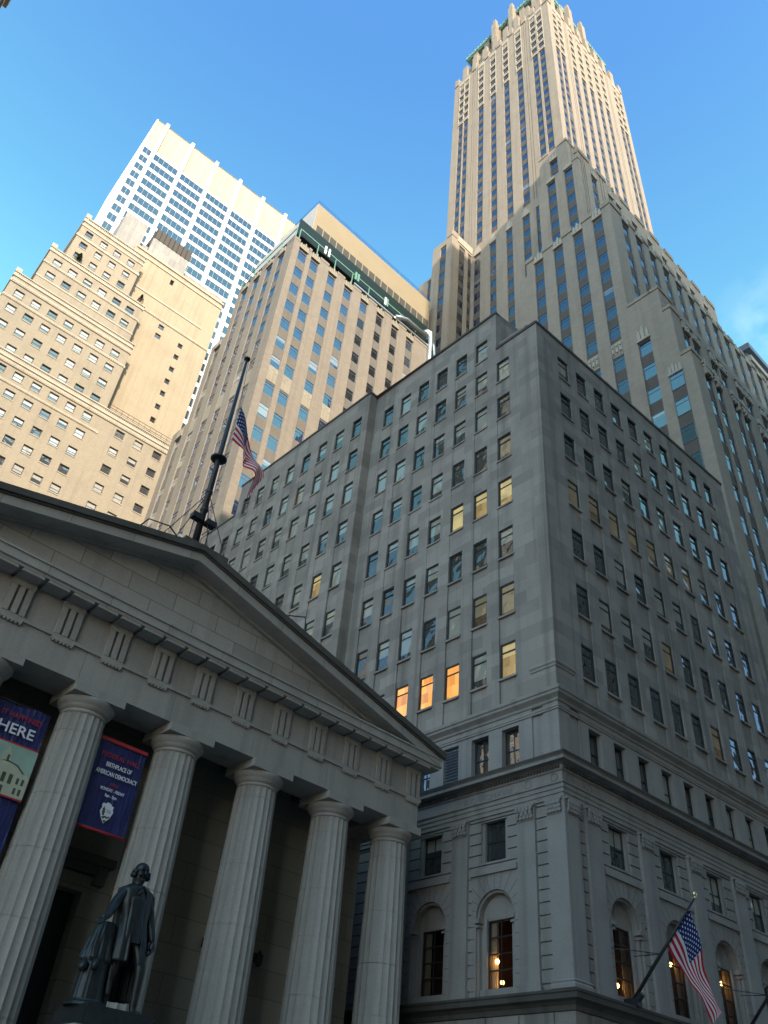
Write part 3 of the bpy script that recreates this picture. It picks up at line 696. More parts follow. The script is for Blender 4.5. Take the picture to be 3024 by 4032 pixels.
# wall lanterns
for x, lb in ((17.45, 'dark wall lantern on the portico wall left of the third full column'), (19.75, 'small dark wall lantern partly behind the third full column')):
    la = thing('wall_lantern', (x, WY-0.02, 8.35), lb, 'lantern', 0, 'lanterns on the portico wall')
    mb = MB(); mb.box(-0.05, 0.05, -0.3, 0, 0.05, 0.12); mb.box(-0.06, 0.06, -0.04, 0, -0.1, 0.2); mb.build('bracket', MT['black'], la)
    mb = MB(); mb.lathe([(0.05, -0.28), (0.12, -0.22), (0.14, 0.05), (0.16, 0.08), (0.05, 0.2), (0.02, 0.26)], 8, c=(0, -0.28)); mb.build('lamp_body', MT['black'], la)
# ------------------------------------------------------------------ grey office block on the corner
GA = rad(-2.21)
gr = thing('office_block', (28.03, 20.07, 0), 'grey limestone office block with arched lower windows, standing right of the temple hall', 'building', GA)
US, NS = (1.0, 0.0), (0.0, -1.0)
aw = rad(92.61); UW = (math.cos(aw), math.sin(aw)); NW = (-math.sin(aw), math.cos(aw))
def offp(out, u, wall):   # point on either wall pushed outward
    if wall == 'S': return (u, -out)
    return (UW[0]*u+NW[0]*out, UW[1]*u+NW[1]*out)
def corner(out):
    k = out/(1+NS[0]*NW[0]+NS[1]*NW[1]); return (k*(NS[0]+NW[0]), k*(NS[1]+NW[1]))
def moulding(mb, prof, vend, uend, m=0):
    """profile [(out,z)] swept from the west wall's far end round the corner to the south wall's end"""
    for (o0, z0), (o1, z1) in zip(prof[:-1], prof[1:]):
        a0, a1 = offp(o0, vend, 'W'), offp(o1, vend, 'W'); c0, c1 = corner(o0), corner(o1); b0, b1 = offp(o0, uend, 'S'), offp(o1, uend, 'S')
        mb.quad((*a0, z0), (*c0, z0), (*c1, z1), (*a1, z1), m); mb.quad((*c0, z0), (*b0, z0), (*b1, z1), (*c1, z1), m)
GUE, GVE = 21.7, 36.3
gw = []      # windows
tops_S = [45.2, 41.78, 38.2, 34.55, 30.9, 27.25, 23.65]
GH = 1.95
scol = [(2.05+1.862*i, 3.11+1.862*i) for i in range(10)]
lit = {}
def paneS(u, tz):
    i = round((u-2.58)/1.862); r = tops_S.index(tz)
    if r == 3: return 'p_tan' if i in (0, 1, 2, 3, 4, 5, 6) else 'p_grey'
    if (r, i) in ((5, 4), (6, 6)): return 'p_tan'
    return 'p_grey'
mb = MB()
def spand(mbx, O, U, Nn, u0, u1, z0, z1, cols, tops, ribz):
    us = [u0, u1] + [x for c in cols for x in c]; zs = [z0, z1, ribz]
    for tz in tops: zs += [tz, tz-GH]
    zs = [z for z in zs if z0 <= z <= z1]
    def cell(u, z):
        for a, b in cols:
            if a < u < b:
                for tz in tops:
                    if tz-GH < z < tz: return (0.17, None)
                if z > tops[0]: return (0.0, 0)
                return (0.085 if z < ribz else 0.03, 0)
        return (0.0, 0)
    facade(mbx, O, U, Nn, us, zs, cell)
    for a, b in cols:
        for tz in tops:
            if tz <= z1: mbx.obox(O, U, Nn, a-0.07, b+0.07, -0.2, 0.045, tz-GH-0.11, tz-GH, 0)
def addw(O, U, Nn, cols, tops, pane, h=GH, sty='grey', d=0.15):
    for a, b in cols:
        for tz in tops:
            c = (a+b)/2; gw.append((O[0]+U[0]*c-Nn[0]*d, O[1]+U[1]*c-Nn[1]*d, tz-h, wang(Nn), b-a, h, sty, pane(c, tz) if callable(pane) else pane))
spand(mb, (0, 0), US, NS, 0.0, GUE, 20.2, 46.75, scol, tops_S, 37.9); addw((0, 0), US, NS, scol, tops_S, paneS)
mb.obox((0, 0), US, NS, 1.36, 1.40, -0.02, 0.012, 21.7, 45.9, 0)
# west wall, right-hand section
tops_W = [48.58, 45.3, 41.88, 38.28, 34.68, 31.02, 27.32, 23.75]
wcol = [(2.28+1.843*k, 3.31+1.843*k) for k in range(7)]
def paneW(u, tz):
    k = round((u-2.8)/1.843); r = tops_W.index(tz)
    if (r, k) in ((7, 2), (7, 3), (7, 4)): return 'p_lit'
    if (r, k) in ((4, 0), (4, 1), (4, 2), (7, 0)): return 'p_lity'
    if (r, k) in ((6, 0), (6, 1), (3, 0)): return 'p_tan'
    return 'p_west'
spand(mb, (0, 0), UW, NW, 0.0, 3.34, 20.2, 46.75, wcol[:1], tops_W[1:], 30.0)
spand(mb, (0, 0), UW, NW, 3.34, 15.5, 20.2, 50.75, wcol[1:], tops_W, 30.0)
addw((0, 0), UW, NW, wcol[:1], tops_W[1:], paneW); addw((0, 0), UW, NW, wcol[1:], tops_W, paneW)
mb.build('wall', MT['grey'], gr)
# west wall, left-hand section: 0.7 m proud
OL = (UW[0]*15.4+NW[0]*0.72, UW[1]*15.4+NW[1]*0.72)
lcol = [(0.72+2.045*k, 1.75+2.045*k) for k in range(10)]
lt = [48.7, 45.3, 41.98, 38.39, 34.76, 31.0, 27.3, 23.75]
def paneL(u, tz):
    k = round((u-1.2)/2.045); r = lt.index(tz)
    if (r, k) in ((4, 1), (5, 2), (4, 4), (1, 3), (2, 3)): return 'p_lity' if r > 3 else 'p_tan'
    return 'p_west'
mb = MB()
spand(mb, OL, UW, NW, 0.0, 16.9, 8, 50.75, lcol[:8], lt, 33.0); spand(mb, OL, UW, NW, 16.9, 21.0, 8, 47.3, lcol[8:], lt[1:], 33.0)
addw(OL, UW, NW, lcol[:8], lt, paneL); addw(OL, UW, NW, lcol[8:], lt[1:], paneL)
a0 = (OL[0]-NW[0]*0.75, OL[1]-NW[1]*0.75)
for z0, z1 in ((8, 50.75),): mb.quad((*OL, z0), (*OL, z1), (*a0, z1), (*a0, z0))
e0 = (OL[0]+UW[0]*16.9, OL[1]+UW[1]*16.9); mb.quad((*e0, 47.3), (*e0, 50.75), (e0[0]+14, e0[1], 50.75), (e0[0]+14, e0[1], 47.3))
e1 = (OL[0]+UW[0]*21, OL[1]+UW[1]*21); mb.quad((*e1, 0), (*e1, 47.3), (e1[0]+18, e1[1], 47.3), (e1[0]+18, e1[1], 0))
mb.build('wing_wall', MT['grey'], gr)
# parapet copings
mb = MB()
mb.obox((0, 0), US, NS, 0.0, GUE+0.05, -0.6, 0.07, 46.75, 46.98); mb.obox((0, 0), UW, NW, 0.0, 3.34, -0.6, 0.07, 46.75, 46.98)
mb.obox((0, 0), UW, NW, 3.30, 15.3, -0.6, 0.07, 50.75, 50.95); mb.obox(OL, UW, NW, -0.07, 16.97, -0.6, 0.07, 50.75, 50.95)
mb.obox(OL, UW, NW, 16.97, 21.05, -0.6, 0.07, 47.3, 47.48)
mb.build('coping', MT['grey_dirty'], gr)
# raised roof block (its south face) and flat roofs
mb = MB(); p = (UW[0]*3.34, UW[1]*3.34)
mb.quad((*p, 46.7), (p[0]+4.6, p[1]-0.2, 46.7), (p[0]+4.6, p[1]-0.2, 50.95), (*p, 50.95)); mb.quad((p[0]+4.6, p[1]-0.2, 46.7), (p[0]+4.6, p[1]+30, 46.7), (p[0]+4.6, p[1]+30, 50.95), (p[0]+4.6, p[1]-0.2, 50.95))
mb.obox((0, 0), UW, NW, 0.9, 3.2, -0.9, -0.2, 46.9, 47.6)
mb.build('roof_block', MT['grey'], gr)
mb = MB(); mb.quad((0, 0, 46.6), (GUE, 0, 46.6), (GUE, 30, 46.6), (UW[0]*30, 30, 46.6)); mb.quad((*p, 50.7), (p[0]+4.6, p[1], 50.7), (p[0]+4.6, p[1]+28.9, 50.7), (p[0]-2.0, p[1]+28.9, 50.7))
mb.quad((GUE, 0, 8), (GUE, 30, 8), (GUE, 30, 46.6), (GUE, 0, 46.6)); mb.build('roof', MT['roof'], gr)
# corner belt
mb = MB(); moulding(mb, [(0, 21.42), (0.05, 21.46), (0.06, 21.55), (0.12, 21.62), (0.12, 21.68), (0, 21.72)], 1.42, 1.34); mb.build('corner_belt', MT['grey2'], gr)
# attic storey between the cornices
at = [19.12]; ah_ = 2.0
scA = [(2.10+1.862*i, 3.02+1.862*i) for i in range(10)]
wcA = [(2.21, 3.2), (3.99, 5.04), (5.86, 6.82), (7.7, 8.7), (9.5, 10.5), (11.4, 12.4), (13.2, 14.2)]
mb = MB()
def attic(O, U, Nn, u1, cols):
    us = [0, u1, 0.82, 1.45] + [x for c in cols for x in c]
    facade(mb, O, U, Nn, us, [16.9, 17.12, 19.12, 20.2], lambda u, z: (0.34, None) if any(a < u < b for a, b in cols) and 17.12 < z < 19.12 else ((0.0, 0) if u > 1.45 or u < 0.82 else (0.07, 0)))
attic((0, 0), US, NS, GUE, scA); attic((0, 0), UW, NW, 15.4, wcA)
mb.build('attic_wall', MT['grey2'], gr)
for a, b in scA: gw.append(((a+b)/2, 0.32, 17.12, 0, b-a, 2.0, 'sash', 'p_grey'))
for i, (a, b) in enumerate(wcA):
    c = (a+b)/2
    if i == 2: continue
    gw.append((UW[0]*c-NW[0]*0.32, UW[1]*c-NW[1]*0.32, 17.12, wang(NW), b-a, 2.0, 'sash', 'p_grey'))
mb = MB()   # ventilation louvre
for k in range(13):
    z = 17.15+0.15*k
    c = [(UW[0]*u+NW[0]*d, UW[1]*u+NW[1]*d, zz) for (u, d, zz) in ((5.88, -0.05, z), (6.80, -0.05, z), (6.80, -0.17, z+0.09), (5.88, -0.17, z+0.09))]; mb.quad(*c)
    c = [(UW[0]*u+NW[0]*d, UW[1]*u+NW[1]*d, zz) for (u, d, zz) in ((5.88, -0.05, z-0.02), (6.80, -0.05, z-0.02), (6.80, -0.05, z), (5.88, -0.05, z))]; mb.quad(*c)
mb.obox((0, 0), UW, NW, 5.86, 6.82, -0.33, -0.3, 17.12, 19.12)
mb.build('louvre', MT['frame_blue'], gr)
# mouldings
mb = MB(); moulding(mb, [(0, 19.28), (0.05, 19.30), (0.05, 19.38), (0.08, 19.40), (0.08, 19.47), (0, 19.49)], 15.4, GUE)
moulding(mb, [(0, 19.66), (0.06, 19.70), (0.09, 19.80), (0.16, 19.86), (0.28, 19.95), (0.30, 20.05), (0.36, 20.10), (0.38, 20.24), (0, 20.34)], 15.4, GUE)
mb.build('upper_cornice', MT['grey2'], gr)
mb = MB(); moulding(mb, [(0, 15.28), (0.07, 15.29), (0.07, 15.47), (0.11, 15.48), (0.11, 15.66), (0.15, 15.67), (0.15, 15.84), (0.21, 15.86), (0.22, 15.93), (0.02, 15.96), (0.02, 16.42), (0.08, 16.45), (0.11, 16.50), (0.11, 16.66), (0.22, 16.72)], 15.4, GUE)
moulding(mb, [(0.22, 16.72), (0.48, 16.73), (0.50, 16.86), (0.56, 16.90)], 15.4, GUE, 0)
moulding(mb, [(0.56, 16.90), (0.60, 17.0), (0.60, 17.03), (0, 17.11)], 15.4, GUE, 1)
k = 0
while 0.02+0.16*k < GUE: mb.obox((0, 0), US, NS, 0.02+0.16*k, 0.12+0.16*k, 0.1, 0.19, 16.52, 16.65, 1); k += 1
k = 0
while 0.02+0.16*k < 9: mb.obox((0, 0), UW, NW, 0.02+0.16*k, 0.12+0.16*k, 0.1, 0.19, 16.52, 16.65, 1); k += 1
mb.build('main_cornice', [MT['grey2'], MT['grey_dirty']], gr)
# carved frieze: roman numerals and roundels
def wall_text(body, size, U, Nn, u, out, z):
    o = text(body, size, MT['carve_shade'], gr, (0, 0, 0), 1.25, 'RIGHT', 'inscription', 0.01)
    o.location = (U[0]*u+Nn[0]*out, U[1]*u+Nn[1]*out, z); o.rotation_euler = (0, 0, wang(Nn)); return o
wall_text('A D MCMXVIII', 0.36, UW, NW, 2.6, 0.025, 16.02)
mb = MB()
def ring(U, Nn, u, z, r):
    pts = [(U[0]*(u+r*math.cos(a))+Nn[0]*0.035, U[1]*(u+r*math.cos(a))+Nn[1]*0.035, z+r*math.sin(a)) for a in [2*math.pi*k/18 for k in range(19)]]; mb.tube(pts, 0.022, 5)
for u in (0.38, 1.75): ring(UW, NW, u, 16.2, 0.17); ring(US, NS, u, 16.2, 0.17)
mb.build('roundel', MT['carve_shade'], gr)
# ---- storeys 2-3: pilasters, rusticated wall, arched windows
mb = MB()
spil = [1.75+3.72*k for k in range(6)]; wpil = [1.87, 5.55, 9.25]
sctr = [3.60+3.72*k for k in range(5)]; wctr = [3.68, 7.38]
ZB, ZC, ZT = 8.2, 11.22, 15.3
courses = [8.55+0.47*k for k in range(15)]
def storey(O, U, Nn, uend, pils, ctrs):
    # plain cells above and below the arched panels; arch panel is c-1.25..c+1.25, z ZB..12.85
    us = [0, uend, 0.78]; zs = [ZB, 12.85, 13.08, 13.36, 15.06, ZT]
    for p_ in pils: us += [p_-0.47, p_+0.47]
    for c in ctrs: us += [c-1.25, c+1.25, c-0.56, c+0.56, c-0.72, c+0.72]
    for z in courses: zs += [z-0.028, z+0.028]
    us = [u for u in us if 0 <= u <= uend]
    def cell(u, z):
        if u < 0.78 or any(abs(u-p_) < 0.47 for p_ in pils): return (-0.14, 0)
        g = any(abs(z-k) < 0.028 for k in courses)
        for c in ctrs:
            if abs(u-c) < 1.25 and z < 12.85: return (0.0, None)
            if abs(u-c) < 0.72 and 13.36 < z < 15.06:
                return (0.28, None) if abs(u-c) < 0.56 else (0.08, 0)
            if abs(u-c) < 1.25 and 12.85 < z < 13.08: return (-0.10, 0)
        return (0.08 if g else 0.0, 0)
    facade(mb, O, U, Nn, us, zs, cell)
    def P(u, z, d): return (O[0]+U[0]*u-Nn[0]*d, O[1]+U[1]*u-Nn[1]*d, z)
    flip = (U[0]*Nn[1]-U[1]*Nn[0]) > 0
    def q(*a): mb.quad(*(a[::-1] if flip else a))
    for c in ctrs:
        r0 = 1.0; n = 20
        # jamb strips
        for s_ in (-1, 1):
            xs = sorted((c+s_*1.25, c+s_*r0))
            q(P(xs[0], ZB, 0), P(xs[1], ZB, 0), P(xs[1], ZC, 0), P(xs[0], ZC, 0))
        def arc(r, k): a = math.pi*k/n; return (c-r*math.cos(a), ZC+r*math.sin(a))
        def box_(k):
            a = math.pi*k/n; x, z = -math.cos(a), math.sin(a); t = min(1.25/max(abs(x), 1e-6), (12.85-ZC)/max(z, 1e-6)); return (c+x*t, ZC+z*t)
        for k in range(n):
            a, b, e, f_ = arc(r0, k), arc(r0, k+1), box_(k+1), box_(k)
            q(P(*a, 0), P(*b, 0), P(*e, 0), P(*f_, 0))
            if (f_[0]-c)*(e[0]-c) >= 0 and abs(f_[1]-12.85) > 1e-4 and abs(e[1]-12.85) < 1e-4:
                cx = c+math.copysign(1.25, f_[0]-c); mb.poly([P(*f_, 0), P(*e, 0), P(cx, 12.85, 0)] if not flip else [P(cx, 12.85, 0), P(*e, 0), P(*f_, 0)])
            if (f_[0]-c)*(e[0]-c) >= 0 and abs(f_[1]-12.85) < 1e-4 and abs(e[1]-12.85) > 1e-4:
                cx = c+math.copysign(1.25, e[0]-c); mb.poly([P(*f_, 0), P(*e, 0), P(cx, 12.85, 0)] if not flip else [P(cx, 12.85, 0), P(*e, 0), P(*f_, 0)])
            # archivolt: stepped soffit 1.0 -> 0.90 at 0.12, then to 0.40 depth
            a2, b2 = arc(0.90, k), arc(0.90, k+1)
            q(P(*arc(r0, k), 0.12), P(*arc(r0, k+1), 0.12), P(*arc(r0, k+1), 0), P(*arc(r0, k), 0))
            q(P(*a2, 0.12), P(*b2, 0.12), P(*arc(r0, k+1), 0.12), P(*arc(r0, k), 0.12))
            q(P(*a2, 0.40), P(*b2, 0.40), P(*b2, 0.12), P(*a2, 0.12))
            q(P(c, ZC, 0.40), P(c, ZC, 0.40), P(*b2, 0.40), P(*a2, 0.40))
        for s_ in (-1, 1):   # jamb reveals
            mb.obox(O, U, Nn, min(c+s_*0.995, c+s_*1.06), max(c+s_*0.995, c+s_*1.06), -0.40, -0.004, ZB, ZC)
            mb.obox(O, U, Nn, min(c+s_*0.90, c+s_*1.0), max(c+s_*0.90, c+s_*1.0), -0.12-0.3, -0.12, ZB, ZC)
            mb.obox(O, U, Nn, min(c+s_*0.66, c+s_*0.90), max(c+s_*0.66, c+s_*0.90), -0.75, -0.30, ZB, ZC-0.02)
            mb.obox(O, U, Nn, min(c+s_*0.80, c+s_*1.06), max(c+s_*0.80, c+s_*1.06), -0.4, 0.05, ZC-0.20, ZC-0.02)
            mb.obox(O, U, Nn, min(c+s_*0.83, c+s_*1.02), max(c+s_*0.83, c+s_*1.02), -0.4, 0.02, ZC-0.36, ZC-0.28)
        mb.obox(O, U, Nn, c-0.9, c+0.9, -0.75, -0.18, ZB, ZB+0.42)
        mb.obox(O, U, Nn, c-0.7, c+0.7, -0.7, -0.40, ZC-0.06, ZC+0.02)
        # voussoir and course joints
        for k in range(1, 12):
            a = math.pi*k/12; x, z = -math.cos(a), math.sin(a)
            t = min(1.22/max(abs(x), 1e-6), (12.80-ZC)/max(z, 1e-6)); 
            A, B = (c+x*1.04, ZC+z*1.04), (c+x*t, ZC+z*t); tx_, tz_ = -z*0.011, x*0.011
            qq = [P(A[0]+tx_, A[1]+tz_, -0.003), P(B[0]+tx_, B[1]+tz_, -0.003), P(B[0]-tx_, B[1]-tz_, -0.003), P(A[0]-tx_, A[1]-tz_, -0.003)]
            mb.quad(*qq, 1)
        for z in courses:
            if z < ZC:
                for s_ in (-1, 1):
                    x0, x1 = sorted((c+s_*1.03, c+s_*1.25)); mb.quad(P(x0, z-.012, -0.003), P(x1, z-.012, -0.003), P(x1, z+.012, -0.003), P(x0, z+.012, -0.003), 1)
storey((0, 0), US, NS, GUE, spil, sctr); storey((0, 0), UW, NW, 15.4, wpil, wctr)
for c in (corner(0.14),): pass
# close the small gap of the proud corner pier
mb.box(-0.135, 0.0, -0.135, 0.0, ZB, ZT)
mb.build('lower_wall', [MT['grey2'], MT['joint']], gr)
# capitals
rc = random.Random(3)
def capital(name, U, Nn, u0, u1, out):
    q = MB(); c = (u0+u1)/2
    q.obox((0, 0), U, Nn, u0-0.06, u1+0.06, out-0.3, out+0.10, 15.18, 15.28)
    q.obox((0, 0), U, Nn, u0+0.02, u1-0.02, out-0.3, out+0.03, 14.62, 14.70)
    for row, (z, n_, rr) in enumerate(((14.76, 5, 0.085), (14.92, 4, 0.10), (15.07, 5, 0.085))):
        for k in range(n_):
            u = u0+(u1-u0)*(k+0.5)/n_; o_ = out+0.02+0.03*row
            b = [(U[0]*(u+rr*math.cos(a)*(1 if j != 1 else 1.25))+Nn[0]*(o_+d), U[1]*(u+rr*math.cos(a))+Nn[1]*(o_+d), z+rr*math.sin(a)*1.2) for j, d in enumerate((0.0, 0.05, 0.085)) for a in [2*math.pi*i/7 for i in range(7)]]
            n = len(q.v); q.v += [(U[0]*0+x, y, zz) for x, y, zz in b]
            for j in range(2):
                for i in range(7): q.face((n+j*7+i, n+j*7+(i+1) % 7, n+(j+1)*7+(i+1) % 7, n+(j+1)*7+i))
            q.face([n+14+i for i in range(7)])
    for s_ in (u0+0.06, u1-0.06):
        pts = [(U[0]*(s_+0.07*math.cos(t)*(1-t/12))+Nn[0]*(out+0.12), U[1]*(s_+0.07*math.cos(t)*(1-t/12))+Nn[1]*(out+0.12), 15.10+0.07*math.sin(t)*(1-t/12)) for t in [0.7*k for k in range(13)]]
        q.tube(pts, 0.028, 5)
    return q.build(name, MT['grey2'], gr)
for p_ in spil: capital('pilaster_capital', US, NS, p_-0.45, p_+0.45, 0.14)
for p_ in wpil: capital('pilaster_capital', UW, NW, p_-0.45, p_+0.45, 0.14)
capital('pilaster_capital', US, NS, 0.0, 0.74, 0.14); capital('pilaster_capital', UW, NW, 0.0, 0.74, 0.14)
# course joints on corner pier and pilaster bases
mb = MB(); moulding(mb, [(0.14, 8.30), (0.22, 8.32), (0.22, 8.44), (0.17, 8.50), (0.20, 8.56), (0.14, 8.62)], 0.86, 0.86)
mb.build('corner_base', MT['grey2'], gr)
for U_, N_, ps in ((US, NS, spil), (UW, NW, wpil)):
    for p_ in ps: mb = MB(); mb.obox((0, 0), U_, N_, p_-0.55, p_+0.55, 0, 0.21, 8.30, 8.44); mb.obox((0, 0), U_, N_, p_-0.51, p_+0.51, 0, 0.18, 8.44, 8.6); mb.build('pilaster_base', MT['grey2'], gr)
for c in sctr: gw.append((c, 0.26, 13.36, 0, 1.12, 1.70, 'sash', 'p_grey'))
for c in wctr: gw.append((UW[0]*c-NW[0]*0.26, UW[1]*c-NW[1]*0.26, 13.36, wang(NW), 1.12, 1.70, 'sash', 'p_grey'))
# base cornice and ground storey
mb = MB(); moulding(mb, [(0, 7.62), (0.08, 7.64), (0.10, 7.80), (0.22, 7.90), (0.40, 7.96), (0.42, 8.12), (0.47, 8.16), (0.48, 8.24), (0, 8.30)], 15.4, GUE)
moulding(mb, [(0, 6.9), (0.10, 6.94), (0.12, 7.10), (0.18, 7.16), (0, 7.22)], 15.4, GUE)
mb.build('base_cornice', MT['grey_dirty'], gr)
mb = MB(); mb.quad((0, 0, 0), (GUE, 0, 0), (GUE, 0, 8.25), (0, 0, 8.25)); q = (UW[0]*36, UW[1]*36); mb.quad((*q, 0), (0, 0, 0), (0, 0, 8.25), (*q, 8.25))
for k in range(9): mb.obox((0, 0), US, NS, 0.9+2.4*k, 1.5+2.4*k, -0.1, 0.09, 7.24, 7.6); mb.obox((0, 0), UW, NW, 0.9+1.6*k, 1.3+1.6*k, -0.1, 0.09, 7.24, 7.6)
mb.build('base_wall', MT['grey'], gr)
# arched windows: frame and clear pane, with a dim warm room and globe lamps behind
MT['clear'] = D.materials.new('clear_pane'); m = MT['clear']; m.use_nodes = True; t = m.node_tree; t.nodes.clear()
ou = t.nodes.new('ShaderNodeOutputMaterial'); mx = t.nodes.new('ShaderNodeMixShader'); tr = t.nodes.new('ShaderNodeBsdfTransparent'); gl = t.nodes.new('ShaderNodeBsdfGlossy'); fr = t.nodes.new('ShaderNodeFresnel')
fr.inputs[0].default_value = 1.5; gl.inputs['Roughness'].default_value = 0.03; tr.inputs[0].default_value = (0.75, 0.73, 0.70, 1)
t.links.new(fr.outputs[0], mx.inputs[0]); t.links.new(tr.outputs[0], mx.inputs[1]); t.links.new(gl.outputs[0], mx.inputs[2]); t.links.new(mx.outputs[0], ou.inputs[0])
MT['room'] = plain('warm_room_wall', (0.12, 0.055, 0.025), 0.8, 0, 0.3)
MT['curtain'] = plain('pale_curtain', (0.45, 0.40, 0.34), 0.9, 0, 0.15)
MT['globe'] = plain('lit_globe', (1, 0.8, 0.5), 0.5, 0, 0, 1, 0.2, ((1.0, 0.50, 0.12), 9.0))
def arch_window(U, Nn, c, lamps, side):
    ang = wang(Nn)
    fm, pm = win_meshes(1.32, 2.56, 'arch', 'clear')
    o = inst('arched_window', fm, gr, (U[0]*c-Nn[0]*0.46, U[1]*c-Nn[1]*0.46, ZB+0.42), ang); inst('pane', pm, o, (0, 0, 0))
    b = MB(); b.quad((-0.9, 2.6, -0.4), (0.9, 2.6, -0.4), (0.9, 2.6, 3.2), (-0.9, 2.6, 3.2)); b.quad((-0.9, 0.3, -0.4), (-0.9, 2.6, -0.4), (-0.9, 2.6, 3.2), (-0.9, 0.3, 3.2)); b.quad((0.9, 0.3, -0.4), (0.9, 2.6, -0.4), (0.9, 2.6, 3.2), (0.9, 0.3, 3.2))
    b.quad((-0.9, 0.3, 3.2), (0.9, 0.3, 3.2), (0.9, 2.6, 3.2), (-0.9, 2.6, 3.2)); b.quad((-0.9, 0.3, -0.4), (0.9, 0.3, -0.4), (0.9, 2.6, -0.4), (-0.9, 2.6, -0.4)); b.build('room', MT['room'], o)
    q = MB(); s0, s1 = (0.20, 0.64) if side > 0 else (-0.64, -0.30)
    q.grid(lambda a, v: (s0+(s1-s0)*a, 0.14+0.03*math.sin(22*a), 0.05+2.46*v), 16, 1); q.build('curtain', MT['curtain'], o)
    for (x, y, z) in lamps:
        g = MB(); g.lathe([(0.01, -0.085), (0.055, -0.06), (0.085, 0), (0.055, 0.06), (0.01, 0.085)], 14); g.build('globe_lamp', MT['globe'], o, True, loc=(x, y, z))
        g = MB(); g.tube([(x, y, z+0.085), (x, y, 3.2)], 0.012, 5); g.build('lamp_cord', MT['black'], o)
for i, c in enumerate(wctr): arch_window(UW, NW, c, [(-0.33, 0.11, 1.05), (-0.09, 0.11, 0.28)] if i == 0 else [], -1)
for i, c in enumerate(sctr): arch_window(US, NS, c, [[(-0.2, 0.11, 0.45)], [(-0.05, 0.11, 1.95)], [(0.08, 0.11, 1.95)], [(0.0, 0.11, 1.2)], [(0.1, 0.11, 1.5)]][i], 1)
place_windows(gr, gw)

# ---- flags on angled poles over the street
def wall_pole(u, lb):
    b = gr_pt(u, 0.48, 8.62); a = thing('flagpole', b, lb, 'flagpole', GA, 'angled flagpoles on the office block')
    q = MB(); q.tube([(0, 0.42, -0.42), (0, -1.3, 1.3), (0, -2.95, 2.95)], [0.075, 0.062, 0.035], 12); q.build('pole', MT['black'], a, True)
    q = MB(); q.lathe([(0.03, -0.02), (0.05, 0.0), (0.03, 0.03), (0.075, 0.07), (0.095, 0.13), (0.075, 0.19), (0.01, 0.225)], 16); q.build('finial', MT['gold'], a, True, loc=(0, -2.98, 2.98))
    q = MB(); q.box(-0.13, 0.13, -0.12, 0.50, -0.40, -0.12); q.tube([(0, -0.25, 0.02), (0, 0.1, -0.30)], 0.12, 12); q.build('socket', MT['black'], a)
    q = MB(); q.tube([(0, -1.25, 1.25), (-0.75, 0.45, 1.5)], 0.016, 6); q.tube([(0, -1.25, 1.25), (0.75, 0.45, 1.5)], 0.016, 6); q.build('stay_rod', MT['black'], a)
    q = MB(); q.tube([(0.05, -2.75, 2.80), (0.06, -0.6, 0.72)], 0.01, 5); q.build('halyard', MT['black'], a)
    return a
MT['gold'] = plain('gilt_ball', (0.75, 0.62, 0.32), 0.25, 0.9, 0.05)
def gr_pt(u, out, z):
    x, y = u, -out; return (28.03+x*math.cos(GA)-y*math.sin(GA), 20.07+x*math.sin(GA)+y*math.cos(GA), z)
wall_pole(3.08, 'angled black flagpole with a gilt ball carrying the flag over the arched windows')
wall_pole(10.75, 'bare angled black flagpole at the lower right edge, no flag on it')
PF = gr_pt(3.10, 0.48, 8.62)
def flag2(s, t):
    # hoist along the pole, canton near the tip
    pole = lambda k: Vector((0.05, -k, k))
    A, B = pole(2.62), pole(1.50)
    top = A + Vector((1.55*s**0.9, 0.28*s, -3.1*s**1.03))
    if s < 0.45: q = s/0.45; bot = B + Vector((0.95*q, -0.2*q, -1.05*q-0.05*math.sin(6*q)))
    else: q = (s-0.45)/0.55; bot = B + Vector((0.95+0.62*q-0.10*math.sin(math.pi*q), -0.2-0.3*q, -1.05-1.25*q))
    p = bot.lerp(top, t)
    p.y += 0.20*math.sin(7.0*s-3*t)*s**0.7 + 0.04*math.sin(17*s+5*t)*s; p.x += 0.10*math.sin(8*s+2.4*t)*s - 0.12*math.sin(math.pi*t)*s
    return p
mb = MB(); mb.grid(flag2, 60, 26); o = mb.build('flag', MT['flag'], None, True, loc=PF); o.rotation_euler = (0, 0, GA)
tag(o, 'stars and stripes flag hanging from the angled pole over the arched windows', 'flag', 'national flags')
WST, EST, NN = (0.0, 1.0), (0.0, 1.0), None
UWW, NWW = (0.0, 1.0), (-1.0, 0.0)
STONE3 = [MT['buff'], MT['spandrel'], MT['cream']]
# ------------------------------------------------------------------ tan mid-rise block with green steel cornice
md = thing('midrise_block', (30.25, 61.5, 0), 'tan stone midrise with striped window bays and an ochre penthouse, behind the flag', 'building')
M3 = [MT['buff_mid'], MT['spandrel_mid'], MT['mid_panel']]
mw = []
mcS = [(1.04, 2.49), (3.20, 4.61), (6.44, 7.84), (9.52, 10.94), (12.75, 14.1), (15.98, 17.3), (19.1, 20.4), (22.2, 23.6)]
mt1 = arange(103.65, 80.5, 3.765); mt2 = arange(76.15, 44, 3.74)
mb = MB()
def paneM(u, z):
    k = [i for i, c in enumerate(mcS) if c[0] < u < c[1]][0]
    if k == 4 and z < 100: return 'p_dark'
    if k == 7: return 'p_blinds'
    return 'p_blue' if k < 5 else 'p_dark'  # blue panes where sky would reflect, plain dark ones elsewhere
ORN = [(mt1[-1]-2.05-0.15-2.9+0.2, mt1[-1]-2.05-0.15)]
strips(mb, mw, (0, 0), US, NS, 0, 27.0, 0, 105.2, mcS, mt1+mt2, 2.05, 'tower', paneM, coltop=104.0, orn=[(76.35, 79.0)])
mcW = [(2.0, 3.42), (4.80, 6.22), (7.85, 9.25), (10.75, 12.2)]
